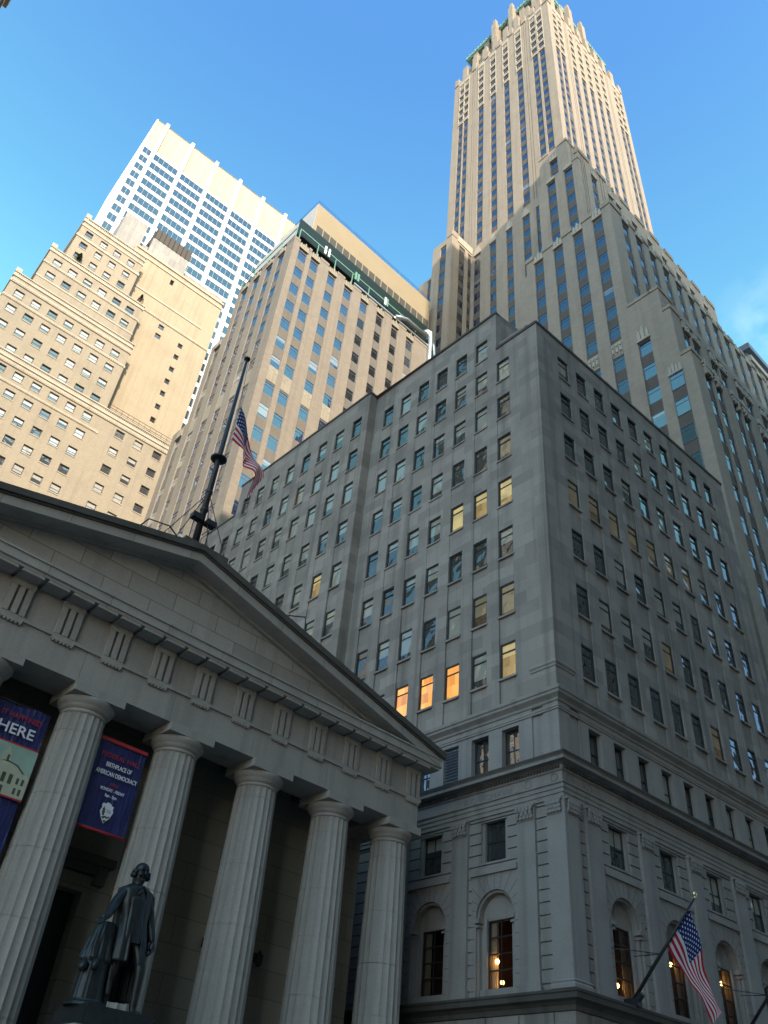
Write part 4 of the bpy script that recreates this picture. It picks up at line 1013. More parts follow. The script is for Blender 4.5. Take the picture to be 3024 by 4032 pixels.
strips(mb, mw, (0, 0), UWW, NWW, 0, 13.4, 0, 105.2, mcW, mt1+mt2, 2.05, 'tower', lambda u, z: 'p_blue', rec=0.10, wrec=0.14, coltop=104.0, orn=[(76.35, 79.0)])
strips(mb, mw, (0, 13.4-13.4), UWW, NWW, 13.4, 16.6, 0, 95.0, [(14.0, 15.4)], mt1[3:]+mt2, 2.05, 'tower', lambda u, z: 'p_grey', coltop=93.4, orn=[(76.35, 79.0)])
strips(mb, mw, (0, 0), UWW, NWW, 16.6, 20.0, 0, 79.3, [(17.1, 18.5)], [77.2]+mt2[1:], 2.05, 'tower', lambda u, z: 'p_grey', coltop=77.4)
strips(mb, mw, (0, 0), UWW, NWW, 20.0, 30.0, 0, 64, [(21, 22.4), (24, 25.4), (27, 28.4)], mt2[4:], 2.05, 'tower', lambda u, z: 'p_grey', coltop=63)
for y, z0, z1 in ((13.4, 95, 105.2), (16.6, 79.3, 95), (20.0, 64, 79.3), (30, 0, 64)): mb.quad((0, y, z0), (26.9, y, z0), (26.9, y, z1), (0, y, z1), 0)
for y0, y1, z in ((0, 13.4, 105.2), (13.4, 16.6, 95), (16.6, 20, 79.3), (20, 30, 64)): mb.quad((0, y0, z), (27, y0, z), (27, y1, z), (0, y1, z), 1)
mb.quad((27, 0, 0), (27, 30, 0), (27, 30, 105.2), (27, 0, 105.2))
mb.build('wall', M3, md)
for U_, N_, ab, zc in [(US, NS, c, 104.3) for c in mcS]+[(UWW, NWW, c, 104.3) for c in mcW]+[(UWW, NWW, (14.0, 15.4), 93.7), (UWW, NWW, (17.1, 18.5), 77.6)]:
    mb = MB(); crest(mb, (0, 0), U_, N_, ab[0], ab[1], zc, 4, 1.5, 0); mb.build('cresting', MT['mid_panel'], md)
for a, b in mcS: # carved panels between the window groups
    mb = MB()
    for k in range(3):
        w_ = (b-a)/3; c = a+w_*(k+0.5); z0 = 76.5; hh = 2.2 if k == 1 else 1.8
        mb.obox((0, 0), US, NS, c-w_*0.38, c-w_*0.26, -0.2, -0.04, z0, z0+hh); mb.obox((0, 0), US, NS, c+w_*0.26, c+w_*0.38, -0.2, -0.04, z0, z0+hh)
        mb.obox((0, 0), US, NS, c-w_*0.26, c+w_*0.26, -0.2, -0.05, z0+hh-0.25, z0+hh+0.1); mb.obox((0, 0), US, NS, c-w_*0.10, c+w_*0.10, -0.2, -0.07, z0+0.3, z0+hh-0.5)
    mb.build('carved_panel', MT['mid_panel'], md)
for a, b in mcW:
    mb = MB()
    for k in range(3):
        w_ = (b-a)/3; c = a+w_*(k+0.5); mb.obox((0, 0), UWW, NWW, c-w_*0.3, c+w_*0.3, -0.2, -0.06, 76.6, 78.6)
    mb.build('carved_panel', MT['mid_panel'], md)
mb = MB(); pr = [u for c in mcS for u in c]; pe = [0.0]+pr+[27.0]
for a, b in zip(pe[0::2], pe[1::2]): mb.obox((0, 0), US, NS, a+0.1, b-0.1, -0.6, 0.04, 105.2, 105.75)
pe = [0.0]+[u for c in mcW for u in c]+[13.4]
for a, b in zip(pe[0::2], pe[1::2]): mb.obox((0, 0), UWW, NWW, a+0.1, b-0.1, -0.6, 0.04, 105.2, 105.75)
mb.build('parapet', MT['buff_mid'], md)
mb = MB(); mb.box(11, 27, -0.16, -0.02, 105.9, 106.2); mb.build('eaves_rail', MT['steel'], md)
# penthouse
MT['greyside'] = plain('grey_white_stucco', (0.42, 0.41, 0.40), 0.85, 0, 0.1, 0.4)
PX0, PX1, PY = 33.9-30.25, 59.2-30.25, 2.5
mb = MB(); mb.box(PX0, PX1, PY, PY+16, 105.2, 121.9, 0); mb.box(PX0-0.05, PX0, PY+0.02, PY+16, 113.7, 121.88, 1); o = mb.build('penthouse', [MT['yellow'], MT['greyside']], md)
mb = MB(); nl = 18; wl = (PX1-PX0-0.6)/nl
for k in range(nl): mb.box(PX0+0.45+wl*k+0.16, PX0+0.45+wl*(k+1)-0.06, PY-0.06, PY+0.1, 113.95, 116.45)
mb.box(PX0-0.06, PX0+0.1, PY+0.8, PY+3.4, 113.9, 116.5)
mb.build('louvre', MT['louver'], o)
mb = MB(); mb.box(PX0-0.03, PX1, PY-0.1, PY, 113.45, 113.75); mb.build('sill_band', MT['buff_mid'], o)
mb = MB()
for z in (122.35, 122.8): mb.tube([(PX0, PY+14, z), (PX0, PY, z), (PX1, PY, z)], 0.035, 5)
for k in range(12): x = PX0+(PX1-PX0)*k/11; mb.tube([(x, PY, 121.9), (x, PY, 122.8)], 0.03, 5)
mb.build('roof_railing', MT['bluepaint'], o)
mb = MB()
for k in range(3): mb.lathe([(0.05, 122.6), (1.5, 122.35), (1.55, 121.9)], 20, c=(PX0+6+8.2*k, PY+1.7))
mb.build('roof_fan', MT['yellow'], o)
# green steel walkway along the eaves
mb = MB(); mb.box(1.0, 27.8, 0.25, 1.9, 107.15, 107.35, 0); mb.box(1.0, 27.8, 0.22, 0.40, 107.35, 107.95, 0); mb.box(1.0, 27.8, 1.7, 1.9, 106.0, 113.4, 0); mb.box(0.3, 1.0, 0.25, 14, 106.9, 107.2, 0)
mb.build('walkway', MT['green_in_shade'], md)
mb = MB(); mb.box(0.6, 27.8, 0.10, 0.20, 108.25, 108.45); mb.box(0.1, 0.2, 0.3, 14, 108.25, 108.45)
for k in range(9): mb.box(0.6+3.35*k, 0.72+3.35*k, 0.12, 0.24, 105.4, 108.3)
for k in range(5): mb.box(0.12, 0.22, 0.3+3.3*k, 0.42+3.3*k, 105.4, 108.3)
mb.build('green_railing', MT['greenlite'], md)
for i, (x, m_) in enumerate(((5.05, 'whitepaint'), (5.75, 'whitepaint'), (11.0, 'greenlite'), (11.5, 'greenlite'), (17.1, 'whitepaint'), (17.5, 'greenlite'))):
    a = thing('antenna', (30.25+x, 61.35, 106.6), ['white panel antenna on the green eaves railing, left one of the first pair', 'white panel antenna on the green eaves railing, right one of the first pair', 'sea green panel antenna on the eaves railing, left one of the middle pair', 'sea green panel antenna on the eaves railing, right one of the middle pair', 'white panel antenna on the eaves railing beside a green one', 'sea green panel antenna on the eaves railing right of a white one'][i], 'antenna', 0, 'panel antennas on the midrise eaves')
    q = MB(); q.box(-0.16, 0.16, -0.20, -0.05, 0.1, 1.9); q.build('panel', MT[m_], a)
    q = MB(); q.tube([(0, 0.03, 0), (0, 0.03, 2.0)], 0.035, 6); q.build('mast', MT['steel'], a)
dp = thing('vent_duct', (30.25+20.5, 61.2, 106), 'galvanised steel duct running along the midrise eaves and down its right end', 'duct')
q = MB(); q.tube([(-0.9, 0.2, 0.35), (0, 0, 0.75), (1.1, -0.1, 1.3), (5.4, -0.2, 1.1)], 0.36, 12); q.build('eaves_duct', MT['steel'], dp, True)
q = MB(); q.tube([(5.6, 0.6, 3.0), (6.1, 0.3, 3.45), (6.4, 0.1, 3.2), (6.5, 0.0, 1.5), (6.5, 0, -30)], 0.42, 14); q.build('down_duct', MT['steel'], dp, True)
q = MB(); q.tube([(6.5, 1.2, 1.2), (6.9, 1.2, 3.0), (7.7, 1.2, 3.3), (8.4, 1.2, 2.4), (8.6, 1.2, 0.0), (8.6, 1.2, -30)], 0.40, 14); q.build('curved_duct', MT['steel'], dp, True)
place_windows(md, mw)

# ------------------------------------------------------------------ setback skyscraper
tw = thing('skyscraper', (66, 38.8, 0), 'tall limestone skyscraper with stepped shoulders, striped window bays and a green copper crown', 'building')
TS = (66, 38.8, 0)
tww = []
def W_(y): return y-38.8
def X_(x): return x-66
P, HW = 3.74, 2.12
# shaft
mb = MB()
rows = arange(217.6, 112, P)
pairW = [(1.95, 3.4), (3.85, 5.3), (24.3, 25.65), (25.95, 27.3)]
singW = [(8.1, 9.7), (11.95, 13.5), (15.8, 17.4), (19.5, 21.1)]
strips(mb, tww, (0, 0), UWW, NWW, 0, 29.2, 100, 224.0, pairW+singW, rows, HW, 'tower', lambda u, z: 'p_tower', coltop=218.6, grooves=[6.6, 7.2, 22.4, 23.0])
pairS = [(1.5, 2.85), (3.4, 4.85), (25.8, 27.2), (27.7, 29.1)]
singS = [(7.75, 9.25), (10.85, 12.4), (13.9, 15.45), (17.05, 18.6), (20.1, 21.6)]
strips(mb, tww, (0, 0), US, NS, 0, 30.6, 100, 224.0, pairS+singS, rows, HW, 'tower', lambda u, z: 'p_tower', coltop=218.6, grooves=[6.3, 6.9, 23.2, 23.8])
mb.quad((30.6, 0, 100), (30.6, 29.2, 100), (30.6, 29.2, 224), (30.6, 0, 224)); mb.quad((30.6, 29.2, 100), (0, 29.2, 100), (0, 29.2, 224), (30.6, 29.2, 224))
mb.quad((0, 0, 224), (30.6, 0, 224), (30.6, 29.2, 224), (0, 29.2, 224))
mb.build('shaft_wall', STONE3, tw)
mb = MB()   # pale tracery over the upper floors of each bay
for U, Nn, cols in ((UWW, NWW, pairW+singW), (US, NS, pairS+singS)):
    for a, b in cols:
        for tz in rows:
            if tz < 202.5: continue
            mb.obox((0, 0), U, Nn, a-0.10, b+0.10, -0.35, 0.10, tz-HW-0.75, tz-HW-0.05)
            for k in range(3): w_ = (b-a)/3; mb.obox((0, 0), U, Nn, a+w_*k+0.08, a+w_*(k+1)-0.08, -0.3, 0.16, tz-HW-0.05, tz-HW+0.38)
        mb.obox((0, 0), U, Nn, a-0.16, a-0.02, -0.3, 0.12, 199.2, 221.0); mb.obox((0, 0), U, Nn, b+0.02, b+0.16, -0.3, 0.12, 199.2, 221.0)
        mb.obox((0, 0), U, Nn, a-0.16, b+0.16, -0.3, 0.14, 221.0, 222.6)
mb.build('tracery', MT['cream'], tw)
# crown: set-back stages with piers and pinnacles, then green copper cresting
mb = MB(); cb = MB()
def crown(x0, x1, y0, y1, z0, z1, npx, npy, ph):
    mb.box(x0, x1, y0, y1, z0, z1, 0)
    for k in range(npx): 
        u = x0+(x1-x0)*(k+0.5)/npx
        for yy, s_ in ((y0, -1), (y1, 1)): mb.box(u-0.75, u+0.75, min(yy, yy+s_*0.9), max(yy, yy+s_*0.9), z0-1, z1+ph*(0.6 if k % 2 else 1)); mb.box(u-0.35, u+0.35, min(yy, yy+s_*0.6), max(yy, yy+s_*0.6), z1, z1+ph*1.5)
    for k in range(npy):
        v = y0+(y1-y0)*(k+0.5)/npy
        for xx, s_ in ((x0, -1), (x1, 1)): mb.box(min(xx, xx+s_*0.9), max(xx, xx+s_*0.9), v-0.75, v+0.75, z0-1, z1+ph*(0.6 if k % 2 else 1)); mb.box(min(xx, xx+s_*0.6), max(xx, xx+s_*0.6), v-0.35, v+0.35, z1, z1+ph*1.5)
crown(1.3, 29.3, 1.2, 28.0, 224, 231, 8, 8, 1.6)
crown(3.0, 27.6, 3.0, 26.2, 231, 240.5, 6, 6, 2.2)
crown(5.5, 25.1, 11.0, 18.0, 240, 249, 4, 2, 2.4)
crown(10, 20, 4.0, 25.0, 240, 249, 2, 4, 2.4)
for u in (0.6, 4.4, 7.0, 10.9, 14.7, 18.5, 22.6, 28.4):
    mb.box(-0.2, 1.3, u-0.6, u+0.6, 223, 226.5)
for u in (0.6, 5.8, 9.9, 13.0, 16.2, 19.3, 22.7, 29.6): mb.box(u-0.6, u+0.6, -0.2, 1.3, 223, 226.5)
for v in (W_(55.6), W_(50.0)): mb.box(0.6, 2.2, v-0.7, v+0.7, 224, 243.0); mb.box(0.9, 1.9, v-0.4, v+0.4, 243.0, 246.0)
for u in (11.6, 17.2): mb.box(u-0.7, u+0.7, 0.6, 2.2, 224, 243.0); mb.box(u-0.4, u+0.4, 0.9, 1.9, 243.0, 246.0)
mb.build('crown_wall', MT['buff'], tw)
def cresting(x0, x1, y0, y1, z, h):
    cb.box(x0, x1, y0, y1, z-0.5, z)
    def fin(x, y): cb.box(x-0.28, x+0.28, y-0.28, y+0.28, z, z+h); cb.lathe([(0.26, z+h), (0.36, z+h+0.35), (0.05, z+h+0.9)], 6, c=(x, y))
    n = int((x1-x0)/0.95)
    for k in range(n+1): fin(x0+(x1-x0)*k/n, y0); fin(x0+(x1-x0)*k/n, y1)
    n = int((y1-y0)/0.95)
    for k in range(1, n): fin(x0, y0+(y1-y0)*k/n); fin(x1, y0+(y1-y0)*k/n)
cresting(2.0, 28.6, 2.0, 27.2, 240.6, 1.3)
cb.prism([(9, 249), (21.6, 249), (15.3, 285)], 9, 20.2)
cb.build('copper_cresting', MT['copper'], tw)
# west base of the shaft, 0.3 m proud of it
mb = MB()
rb = [138.25] + arange(138.25-P, 30, P)
bc = [(8.2, 9.75), (12.1, 13.5), (15.9, 17.35), (19.6, 21.2)]
strips(mb, tww, (-0.35, 0), UWW, NWW, 4.6, 22.0, 30, 141.7, bc+[(6.1, 6.8)], rb, HW, 'tower', lambda u, z: 'p_tower' if z > 118 or (int(u*3+z) % 3) else 'p_dark', coltop=138.8)
mb.quad((-0.35, 4.6, 141.7), (0.0, 4.6, 141.7), (0.0, 22, 141.7), (-0.35, 22, 141.7))
for a, b in bc:
    mb.obox((-0.35, 0), UWW, NWW, a-0.1, b+0.1, -0.3, 0.1, 138.7, 139.3, 2); mb.obox((-0.35, 0), UWW, NWW, a+0.05, b-0.05, -0.3, 0.06, 139.3, 140.2, 2); mb.obox((-0.35, 0), UWW, NWW, (a+b)/2-0.4, (a+b)/2+0.4, -0.3, 0.06, 140.2, 141.0, 2)
# west wing
wx, wy = X_(60.2), W_(60.5)
strips(mb, tww, (wx, 0), UWW, NWW, wy, W_(65.3), 30, 140.5, [(W_(61.9), W_(63.4))], rb, HW, 'tower', lambda u, z: 'p_tower', coltop=138.8)
strips(mb, tww, (wx, 0), UWW, NWW, W_(65.3), W_(68.6), 30, 131.8, [(W_(66.1)-1.5, W_(66.1))], rb[2:], HW, 'tower', lambda u, z: 'p_tower', coltop=131.2)
strips(mb, tww, (0, wy), US, NS, wx, 0, 30, 141.9, [(X_(62.2), X_(63.75)), (X_(64.6), X_(65.6))], rb, HW, 'tower', lambda u, z: 'p_dark', coltop=139.3)
mb.quad((wx, wy, 140.5), (0, wy, 141.9), (0, W_(65.3), 141.9), (wx, W_(65.3), 140.5)); mb.quad((wx, W_(65.3), 131.8), (0, W_(65.3), 131.8), (0, W_(65.3), 140.5), (wx, W_(65.3), 140.5))
mb.quad((wx, W_(68.6), 30), (0, W_(68.6), 30), (0, W_(68.6), 131.8), (wx, W_(68.6), 131.8)); mb.quad((wx, W_(65.3), 131.8), (0, W_(65.3), 131.8), (0, W_(68.6), 131.8), (wx, W_(68.6), 131.8))
mb.obox((wx, 0), UWW, NWW, wy-0.08, wy+1.3, -1.4, 0.10, 140.5, 142.2); mb.obox((0, wy), US, NS, wx+1.5, -0.2, -0.8, 0.12, 139.9, 141.9, 2)
# shoulders M1, M2
x1 = X_(64); y1_ = W_(37.2)
facade(mb, (x1, 0), UWW, NWW, [y1_, W_(39.3), W_(40.9), W_(43.1)], [100, 140, 145.9, 149.6], lambda u, z: (0.3, 1) if W_(39.3) < u < W_(40.9) and z < 145.9 else (0, 0))
for tz in (145.6, 141.9): tww.append((x1+0.28, W_(40.1), tz-HW, wang(NWW), 1.5, HW, 'tower', 'p_tower'))
crest(mb, (x1, 0), UWW, NWW, W_(39.3), W_(40.9), 146.2, 3, 1.6, 2)
mb.obox((x1, 0), UWW, NWW, y1_-0.1, W_(39.2), -0.5, 0.12, 149.2, 149.9); mb.obox((x1, 0), UWW, NWW, W_(41), W_(43.2), -0.5, 0.12, 149.2, 149.9)
mb.quad((x1, W_(43.1), 100), (0, W_(43.1), 100), (0, W_(43.1), 149.6), (x1, W_(43.1), 149.6))
def south(x0, x1_, y, z0, z1, cols, tops, top_crest=True, pane='p_tower', grooves=()):
    strips(mb, tww, (0, y), US, NS, x0, x1_, z0, z1, cols, tops, HW, 'tower', lambda u, z: pane, coltop=(tops[0]+0.45 if tops else z1), grooves=grooves)
    if top_crest:
        for a, b in cols: crest(mb, (0, y), US, NS, a, b, tops[0]+0.8, 3, 1.7, 2)
XE1 = X_(98.6)
south(x1, XE1, y1_, 100, 149.6, [], [], False, grooves=[x1+1.2, x1+1.6])
mb.quad((x1, y1_, 149.6), (XE1, y1_, 149.6), (XE1, 4.3, 149.55), (x1, 4.3, 149.55)); mb.quad((XE1, y1_, 100), (XE1, W_(43), 100), (XE1, W_(43), 149.6), (XE1, y1_, 149.6))
mb.obox((0, y1_), US, NS, x1-0.1, x1+3.3, -0.5, 0.12, 149.2, 149.9)
x2 = X_(60); y2_ = W_(33.2)
t2 = arange(130.8, 95, P)
strips(mb, tww, (x2, 0), UWW, NWW, y2_, W_(41.0), 95, 132.0, [(W_(34.35), W_(35.9)), (W_(37.65), W_(39.2))], t2, HW, 'tower', lambda u, z: 'p_tower', coltop=131.3)
crest(mb, (x2, 0), UWW, NWW, W_(34.35), W_(35.9), 131.3, 4, 1.1, 2); crest(mb, (x2, 0), UWW, NWW, W_(37.65), W_(39.2), 131.3, 4, 1.1, 2)
mb.quad((x2, W_(41.0), 95), (0, W_(41.0), 95), (0, W_(41.0), 132), (x2, W_(41.0), 132)); mb.obox((x2, 0), UWW, NWW, y2_-0.1, W_(34.2), -0.5, 0.1, 131.8, 133.2)
XE2 = X_(102.6)
s2 = [(X_(63.5), X_(65.0)), (X_(68.2), X_(69.6)), (X_(70.4), X_(71.8)), (X_(75.0), X_(76.4)), (X_(79.5), X_(80.9)), (X_(84), X_(85.4)), (X_(88.5), X_(89.9)), (X_(93), X_(94.4)), (X_(97.5), X_(98.9))]
south(x2, XE2, y2_, 95, 134.8, s2, t2, True, grooves=[x2+0.9, x2+1.4, x2+1.9, X_(66.2), X_(67)])
mb.quad((x2, y2_, 131.9), (XE2, y2_, 131.9), (XE2, 2.2, 131.9), (x2, 2.2, 131.9)); mb.quad((XE2, y2_, 95), (XE2, W_(43), 95), (XE2, W_(43), 134.8), (XE2, y2_, 134.8))
for a, b in zip([x2]+[c[1] for c in s2], [c[0] for c in s2]+[XE2]): mb.obox((0, y2_), US, NS, a+0.25, b-0.25, -0.8, 0.15, 134.4, 135.6)
# M3: the main shoulder block
x3 = X_(56.2); y3 = W_(27.4)
w3 = [(W_(28.75), W_(30.2)), (W_(31.85), W_(33.35)), (W_(35.1), W_(36.6)), (W_(38.4), W_(39.9))]
t3 = arange(104.35, 81.5, P); t3b = arange(76.4, 30, P)
strips(mb, tww, (x3, 0), UWW, NWW, y3, W_(41.3), 0, 106.6, w3, t3+t3b, HW, 'tower', lambda u, z: 'p_tower', coltop=105.0, orn=[(76.6, 79.0)])
strips(mb, tww, (x3, 0), UWW, NWW, W_(41.3), W_(43.3), 0, 103.5, [], [], HW, 'tower', 'p_tower', coltop=103.5)
mb.quad((x3, W_(41.3), 103.5), (0, W_(41.3), 103.5), (0, W_(41.3), 106.6), (x3, W_(41.3), 106.6)); mb.quad((x3, W_(43.3), 0), (0, W_(43.3), 0), (0, W_(43.3), 103.5), (x3, W_(43.3), 103.5))
for a, b in w3: crest(mb, (x3, 0), UWW, NWW, a, b, 105.3, 3, 2.0, 2)
for a, b in zip([y3]+[c[1] for c in w3], [c[0] for c in w3]+[W_(41.3)]): mb.obox((x3, 0), UWW, NWW, a-0.05, b+0.05, -1.0, 0.14, 106.3, 107.2)
mb.quad((x3, y3, 106.55), (X_(106.4), y3, 106.55), (X_(106.4), W_(41.3), 106.55), (x3, W_(41.3), 106.55))
s3 = [(X_(58.85+3.29*k), X_(60.45+3.29*k)) for k in range(14)]
south(x3, X_(106.4), y3, 0, 106.6, s3, [105.0]+arange(101.3, 30, P), True)
for a, b in zip([x3]+[c[1] for c in s3], [c[0] for c in s3]+[X_(106.4)]): mb.obox((0, y3), US, NS, a+0.1, b-0.1, -1.0, 0.14, 106.3, 107.4)
for a, b in w3:   # carved panels
    for k in range(3): w_ = (b-a)/3; c = a+w_*(k+0.5); mb.obox((x3, 0), UWW, NWW, c-w_*0.36, c-w_*0.24, -0.2, 0.05, 76.8, 78.3, 2); mb.obox((x3, 0), UWW, NWW, c+w_*0.24, c+w_*0.36, -0.2, 0.05, 76.8, 78.3, 2); mb.obox((x3, 0), UWW, NWW, c-w_*0.3, c+w_*0.3, -0.2, 0.07, 78.2, 78.7, 2); mb.obox((x3, 0), UWW, NWW, c-0.12, c+0.12, -0.2, 0.08, 77.2, 78.0, 2)
# front terraces stepping down to the street
def terrace(yf, yb, ztop, cols_w, tops_w, cols_s, tops_s, orn_s=True):
    a, b = W_(yf), W_(yb)
    strips(mb, tww, (x3, 0), UWW, NWW, a, b, 0, ztop, cols_w, tops_w, HW, 'tower', lambda u, z: 'p_blue' if z > 64 else 'p_dark', coltop=(tops_w[0]+0.4 if tops_w else ztop))
    south(x3, X_(106.4), a, 0, ztop, cols_s, tops_s, orn_s)
    mb.quad((x3, a, ztop), (X_(106.4), a, ztop), (X_(106.4), b, ztop), (x3, b, ztop))
    mb.obox((x3, 0), UWW, NWW, a-0.1, b, -0.7, 0.10, ztop-0.25, ztop+0.25); mb.obox((0, a), US, NS, x3-0.096, x3+3, -0.7, 0.104, ztop-0.245, ztop+0.245)
tl = arange(69.6, 30, P)
sL = []
k = 0
while 58.2+5.9*k < 104: sL += [(X_(58.25+5.75*k), X_(59.85+5.75*k)), (X_(60.3+5.75*k), X_(61.9+5.75*k))]; k += 1
terrace(24.6, 27.4, 83.7, [(W_(25.45), W_(26.95))], arange(76.4, 30, P), [], [], False)
terrace(23.5, 24.6, 83.7, [], [], sL, [81]+[77.2]+arange(73.4, 30, P), False)
terrace(22.65, 23.5, 79.4, [], [], sL, [77.0]+arange(73.2, 30, P), True)
terrace(21.5, 22.65, 71.2, [], [], sL, tl, True)
for a, b in [(W_(25.45), W_(26.95))]: crest(mb, (x3, 0), UWW, NWW, a, b, 76.8, 3, 2.2, 2)
w5 = [(W_(22.75), W_(24.25))]
for a, b in w5:
    mb.obox((x3, 0), UWW, NWW, a, b, 0.004, 0.02, 40, 69.0, 1)
    for tz in arange(68.85, 41, P): tww.append((x3-0.03, (a+b)/2, tz-HW, wang(NWW), b-a, HW, 'tower', 'p_blue' if tz > 62 else 'p_dark'))
    crest(mb, (x3, 0), UWW, NWW, a, b, 69.2, 4, 1.4, 2)
# carved garlands along the low terraces
rg = random.Random(5)
for yf, zt in ((22.65, 78.6), (21.5, 70.4)):
    for a, b in sL:
        for k in range(5):
            c = a+(b-a)*(k+0.5)/5; hh = rg.uniform(0.5, 1.3); mb.obox((0, W_(yf)), US, NS, c-0.13, c+0.13, -0.2, 0.10+rg.uniform(0, 0.12), zt-hh, zt+0.3*rg.random(), 2)
        mb.obox((0, W_(yf)), US, NS, a-0.2, b+0.2, -0.1, 0.22, zt+0.2, zt+0.45, 2)
mb.quad((X_(106.4), W_(21.5), 0), (X_(106.4), 20, 0), (X_(106.4), 20, 106.6), (X_(106.4), W_(21.5), 106.6))
mb.build('base_wall', STONE3, tw)
place_windows(tw, tww)

# ------------------------------------------------------------------ white modern slab
ca = rad(-3.7)
ch = thing('office_slab', (17, 140, 0), 'white modern office slab with broad window bands and pale louvres on top', 'building', ca)
cw = []; mb = MB()
W_C, Z0C = 86.0, 110.0
bays = [(0.35, 2.72)]; x = 3.72
while x+7.42 < W_C: bays.append((x, x+7.42)); x += 8.4
crow = arange(223.55, 116, 4.25); HC = 3.0
us = [0, W_C]; zs = [Z0C, 224.55, 225.0, 239.0]
for a, b in bays: us += [a, b]
for z in crow: zs += [z, z-HC]
def ccell(u, z):
    for a, b in bays:
        if a < u < b:
            if z > 225.0: return (0.55, 1)
            if z > 224.55: return (0.9, 2)
            for tz in crow:
                if tz-HC < z < tz: return (0.45, None)
            return (0.38, 0)
    return (0.3, 0)
facade(mb, (0, 0), US, NS, us, zs, ccell)
mb.quad((0, 0.3, Z0C), (0, 35, Z0C), (0, 35, 239), (0, 0.3, 239), 0); mb.quad((0, 0.3, 239), (W_C, 0.3, 239), (W_C, 35, 239), (0, 35, 239), 0); mb.quad((W_C, 0.3, Z0C), (W_C, 35, Z0C), (W_C, 35, 239), (W_C, 0.3, 239), 0); mb.quad((0, 35, 0), (W_C, 35, 0), (W_C, 35, 239), (0, 35, 239), 0)
mb.quad((0, 0.9, 0), (W_C, 0.9, 0), (W_C, 0.9, Z0C), (0, 0.9, Z0C), 0)
mb.build('wall', [MT['alu'], MT['panel'], MT['louver']], ch)
mb = MB()
for a, b in zip([c[1] for c in bays[:-1]], [c[0] for c in bays[1:]]): mb.box(a, b, -0.45, 0.4, 0, 239.3)
mb.box(bays[-1][1], bays[-1][1]+1, -0.75, 0.4, 0, 239.3)
mb.build('column', MT['alu'], ch)
mb = MB()
for k in range(60): mb.box(-0.03, 0.02, 0.5+0.55*k, 0.62+0.55*k, 150, 239.2)
mb.build('side_ribs', MT['alu'], ch)
for a, b in bays:
    for tz in crow: cw.append(((a+b)/2, 0.43, tz-HC, 0, b-a, HC, 'chase2' if b-a < 3 else 'chase5', 'p_chase'))
place_windows(ch, cw)

# ------------------------------------------------------------------ stepped tan brick block
ba = rad(-2.85)
bk = thing('brick_block', (9.88, 100, 0), 'stepped tan brick block with carved pale bands and many sash windows, at left', 'building', ba)
bw = []; mb = MB(); tb = MB(); sm = MB()
WB, HB_ = 1.45, 1.55
rowsB = [105.62, 102.15, 98.55, 94.9]
rlow = [90.85, 87.2, 83.55, 79.9, 76.25, 72.6, 68.9, 65.2, 61.5, 57.8, 54.1, 50.4, 46.7, 43, 39.3]
def bface(u0, u1, z0, z1, y, cols, tops, h=HB_, w_=WB, mat=0, rb=0.0):
    us = [u0, u1]; zs = [z0, z1]
    for c in cols: us += [c, c+w_]
    for tz in tops: zs += [tz, tz-h]
    def cell(u, z):
        for c in cols:
            if c < u < c+w_:
                for tz in tops:
                    if tz-h < z < tz: return (0.28, None)
                return (rb, mat)
        return (0, mat)
    facade(mb, (0, y), US, NS, us, zs, cell)
    for c in cols:
        for tz in tops:
            if z0 < tz-h and tz < z1+0.01:
                bw.append((c+w_/2, y+0.25, tz-h, 0, w_, h, 'brick', 'p_blinds'))
                tb.obox((0, y), US, NS, c-0.08, c+w_+0.08, -0.2, 0.08, tz-h-0.14, tz-h)
def tier(u0, u1, y, z0, z1, cols, tops, depth=26, **k):
    bface(u0, u1, z0, z1, y, cols, tops, **k)
    mb.quad((u0, y+depth, z0), (u0, y, z0), (u0, y, z1), (u0, y+depth, z1), 1); mb.quad((u1, y, z0), (u1, y+depth, z0), (u1, y+depth, z1), (u1, y, z1), 1)
    mb.quad((u0, y, z1), (u1, y, z1), (u1, y+depth, z1), (u0, y+depth, z1), 1)
c7 = [-3.7+2.72*k for k in range(7)]
low = [-33.6+2.72*k for k in range(11)]
tier(-38, 31, 0.0, 0, 93.0, low+c7+[18.1, 21.3, 24.6, 28], rlow)
tier(-20, -4.95, 0.6, 93, 103.4, [-19, -16.3, -13.5, -10.8, -8.0], [102.15, 98.55])
tier(-4.95, 15.5, 0.0, 93, 108.7, c7, rowsB)
tier(-2.4, 14.6, 0.25, 108.7, 118.6, [-1.25, 1.45, 4.15, 6.8, 9.5, 12.2][0:5]+[12.0], [116.75, 113.3], 25)
tier(-0.1, 11.6, 0.6, 118.6, 130.4, [0.95, 3.75, 6.35, 9.05], [127.9, 124.6, 121.5], 20, w_=1.3)
# tall wall set back on the right
yb = 3.0
lw = [119.0, 115.9, 112.6, 109.4, 106.3, 103.0, 99.8, 96.6]
us = [9.5, 28.6, 23.15, 24.05, 18.75, 19.8, 17.7, 22.4]; 
def lcell(u, z):
    if 23.15 < u < 24.05 and any(t-1.15 < z < t for t in lw): return (0.25, None)
    if 18.75 < u < 19.8 and any(t-1.2 < z < t for t in (120.5, 118.0)): return (0.25, None)
    if 17.7 < u < 18.4 and 131.5 < z < 133: return (0.4, 2)
    return (0, 1)
facade(mb, (0, yb), US, NS, us+[18.4], [93, 135.5, 131.5, 133]+[t-e for t in lw for e in (0, 1.15)]+[120.5, 119.3, 118.0, 116.8], lcell)
for t_ in lw: bw.append((23.6, yb+0.23, t_-1.15, 0, 0.9, 1.15, 'brick', 'p_dark'))
for t_ in (120.5, 118.0): bw.append((19.27, yb+0.23, t_-1.2, 0, 1.05, 1.2, 'brick', 'p_blinds'))
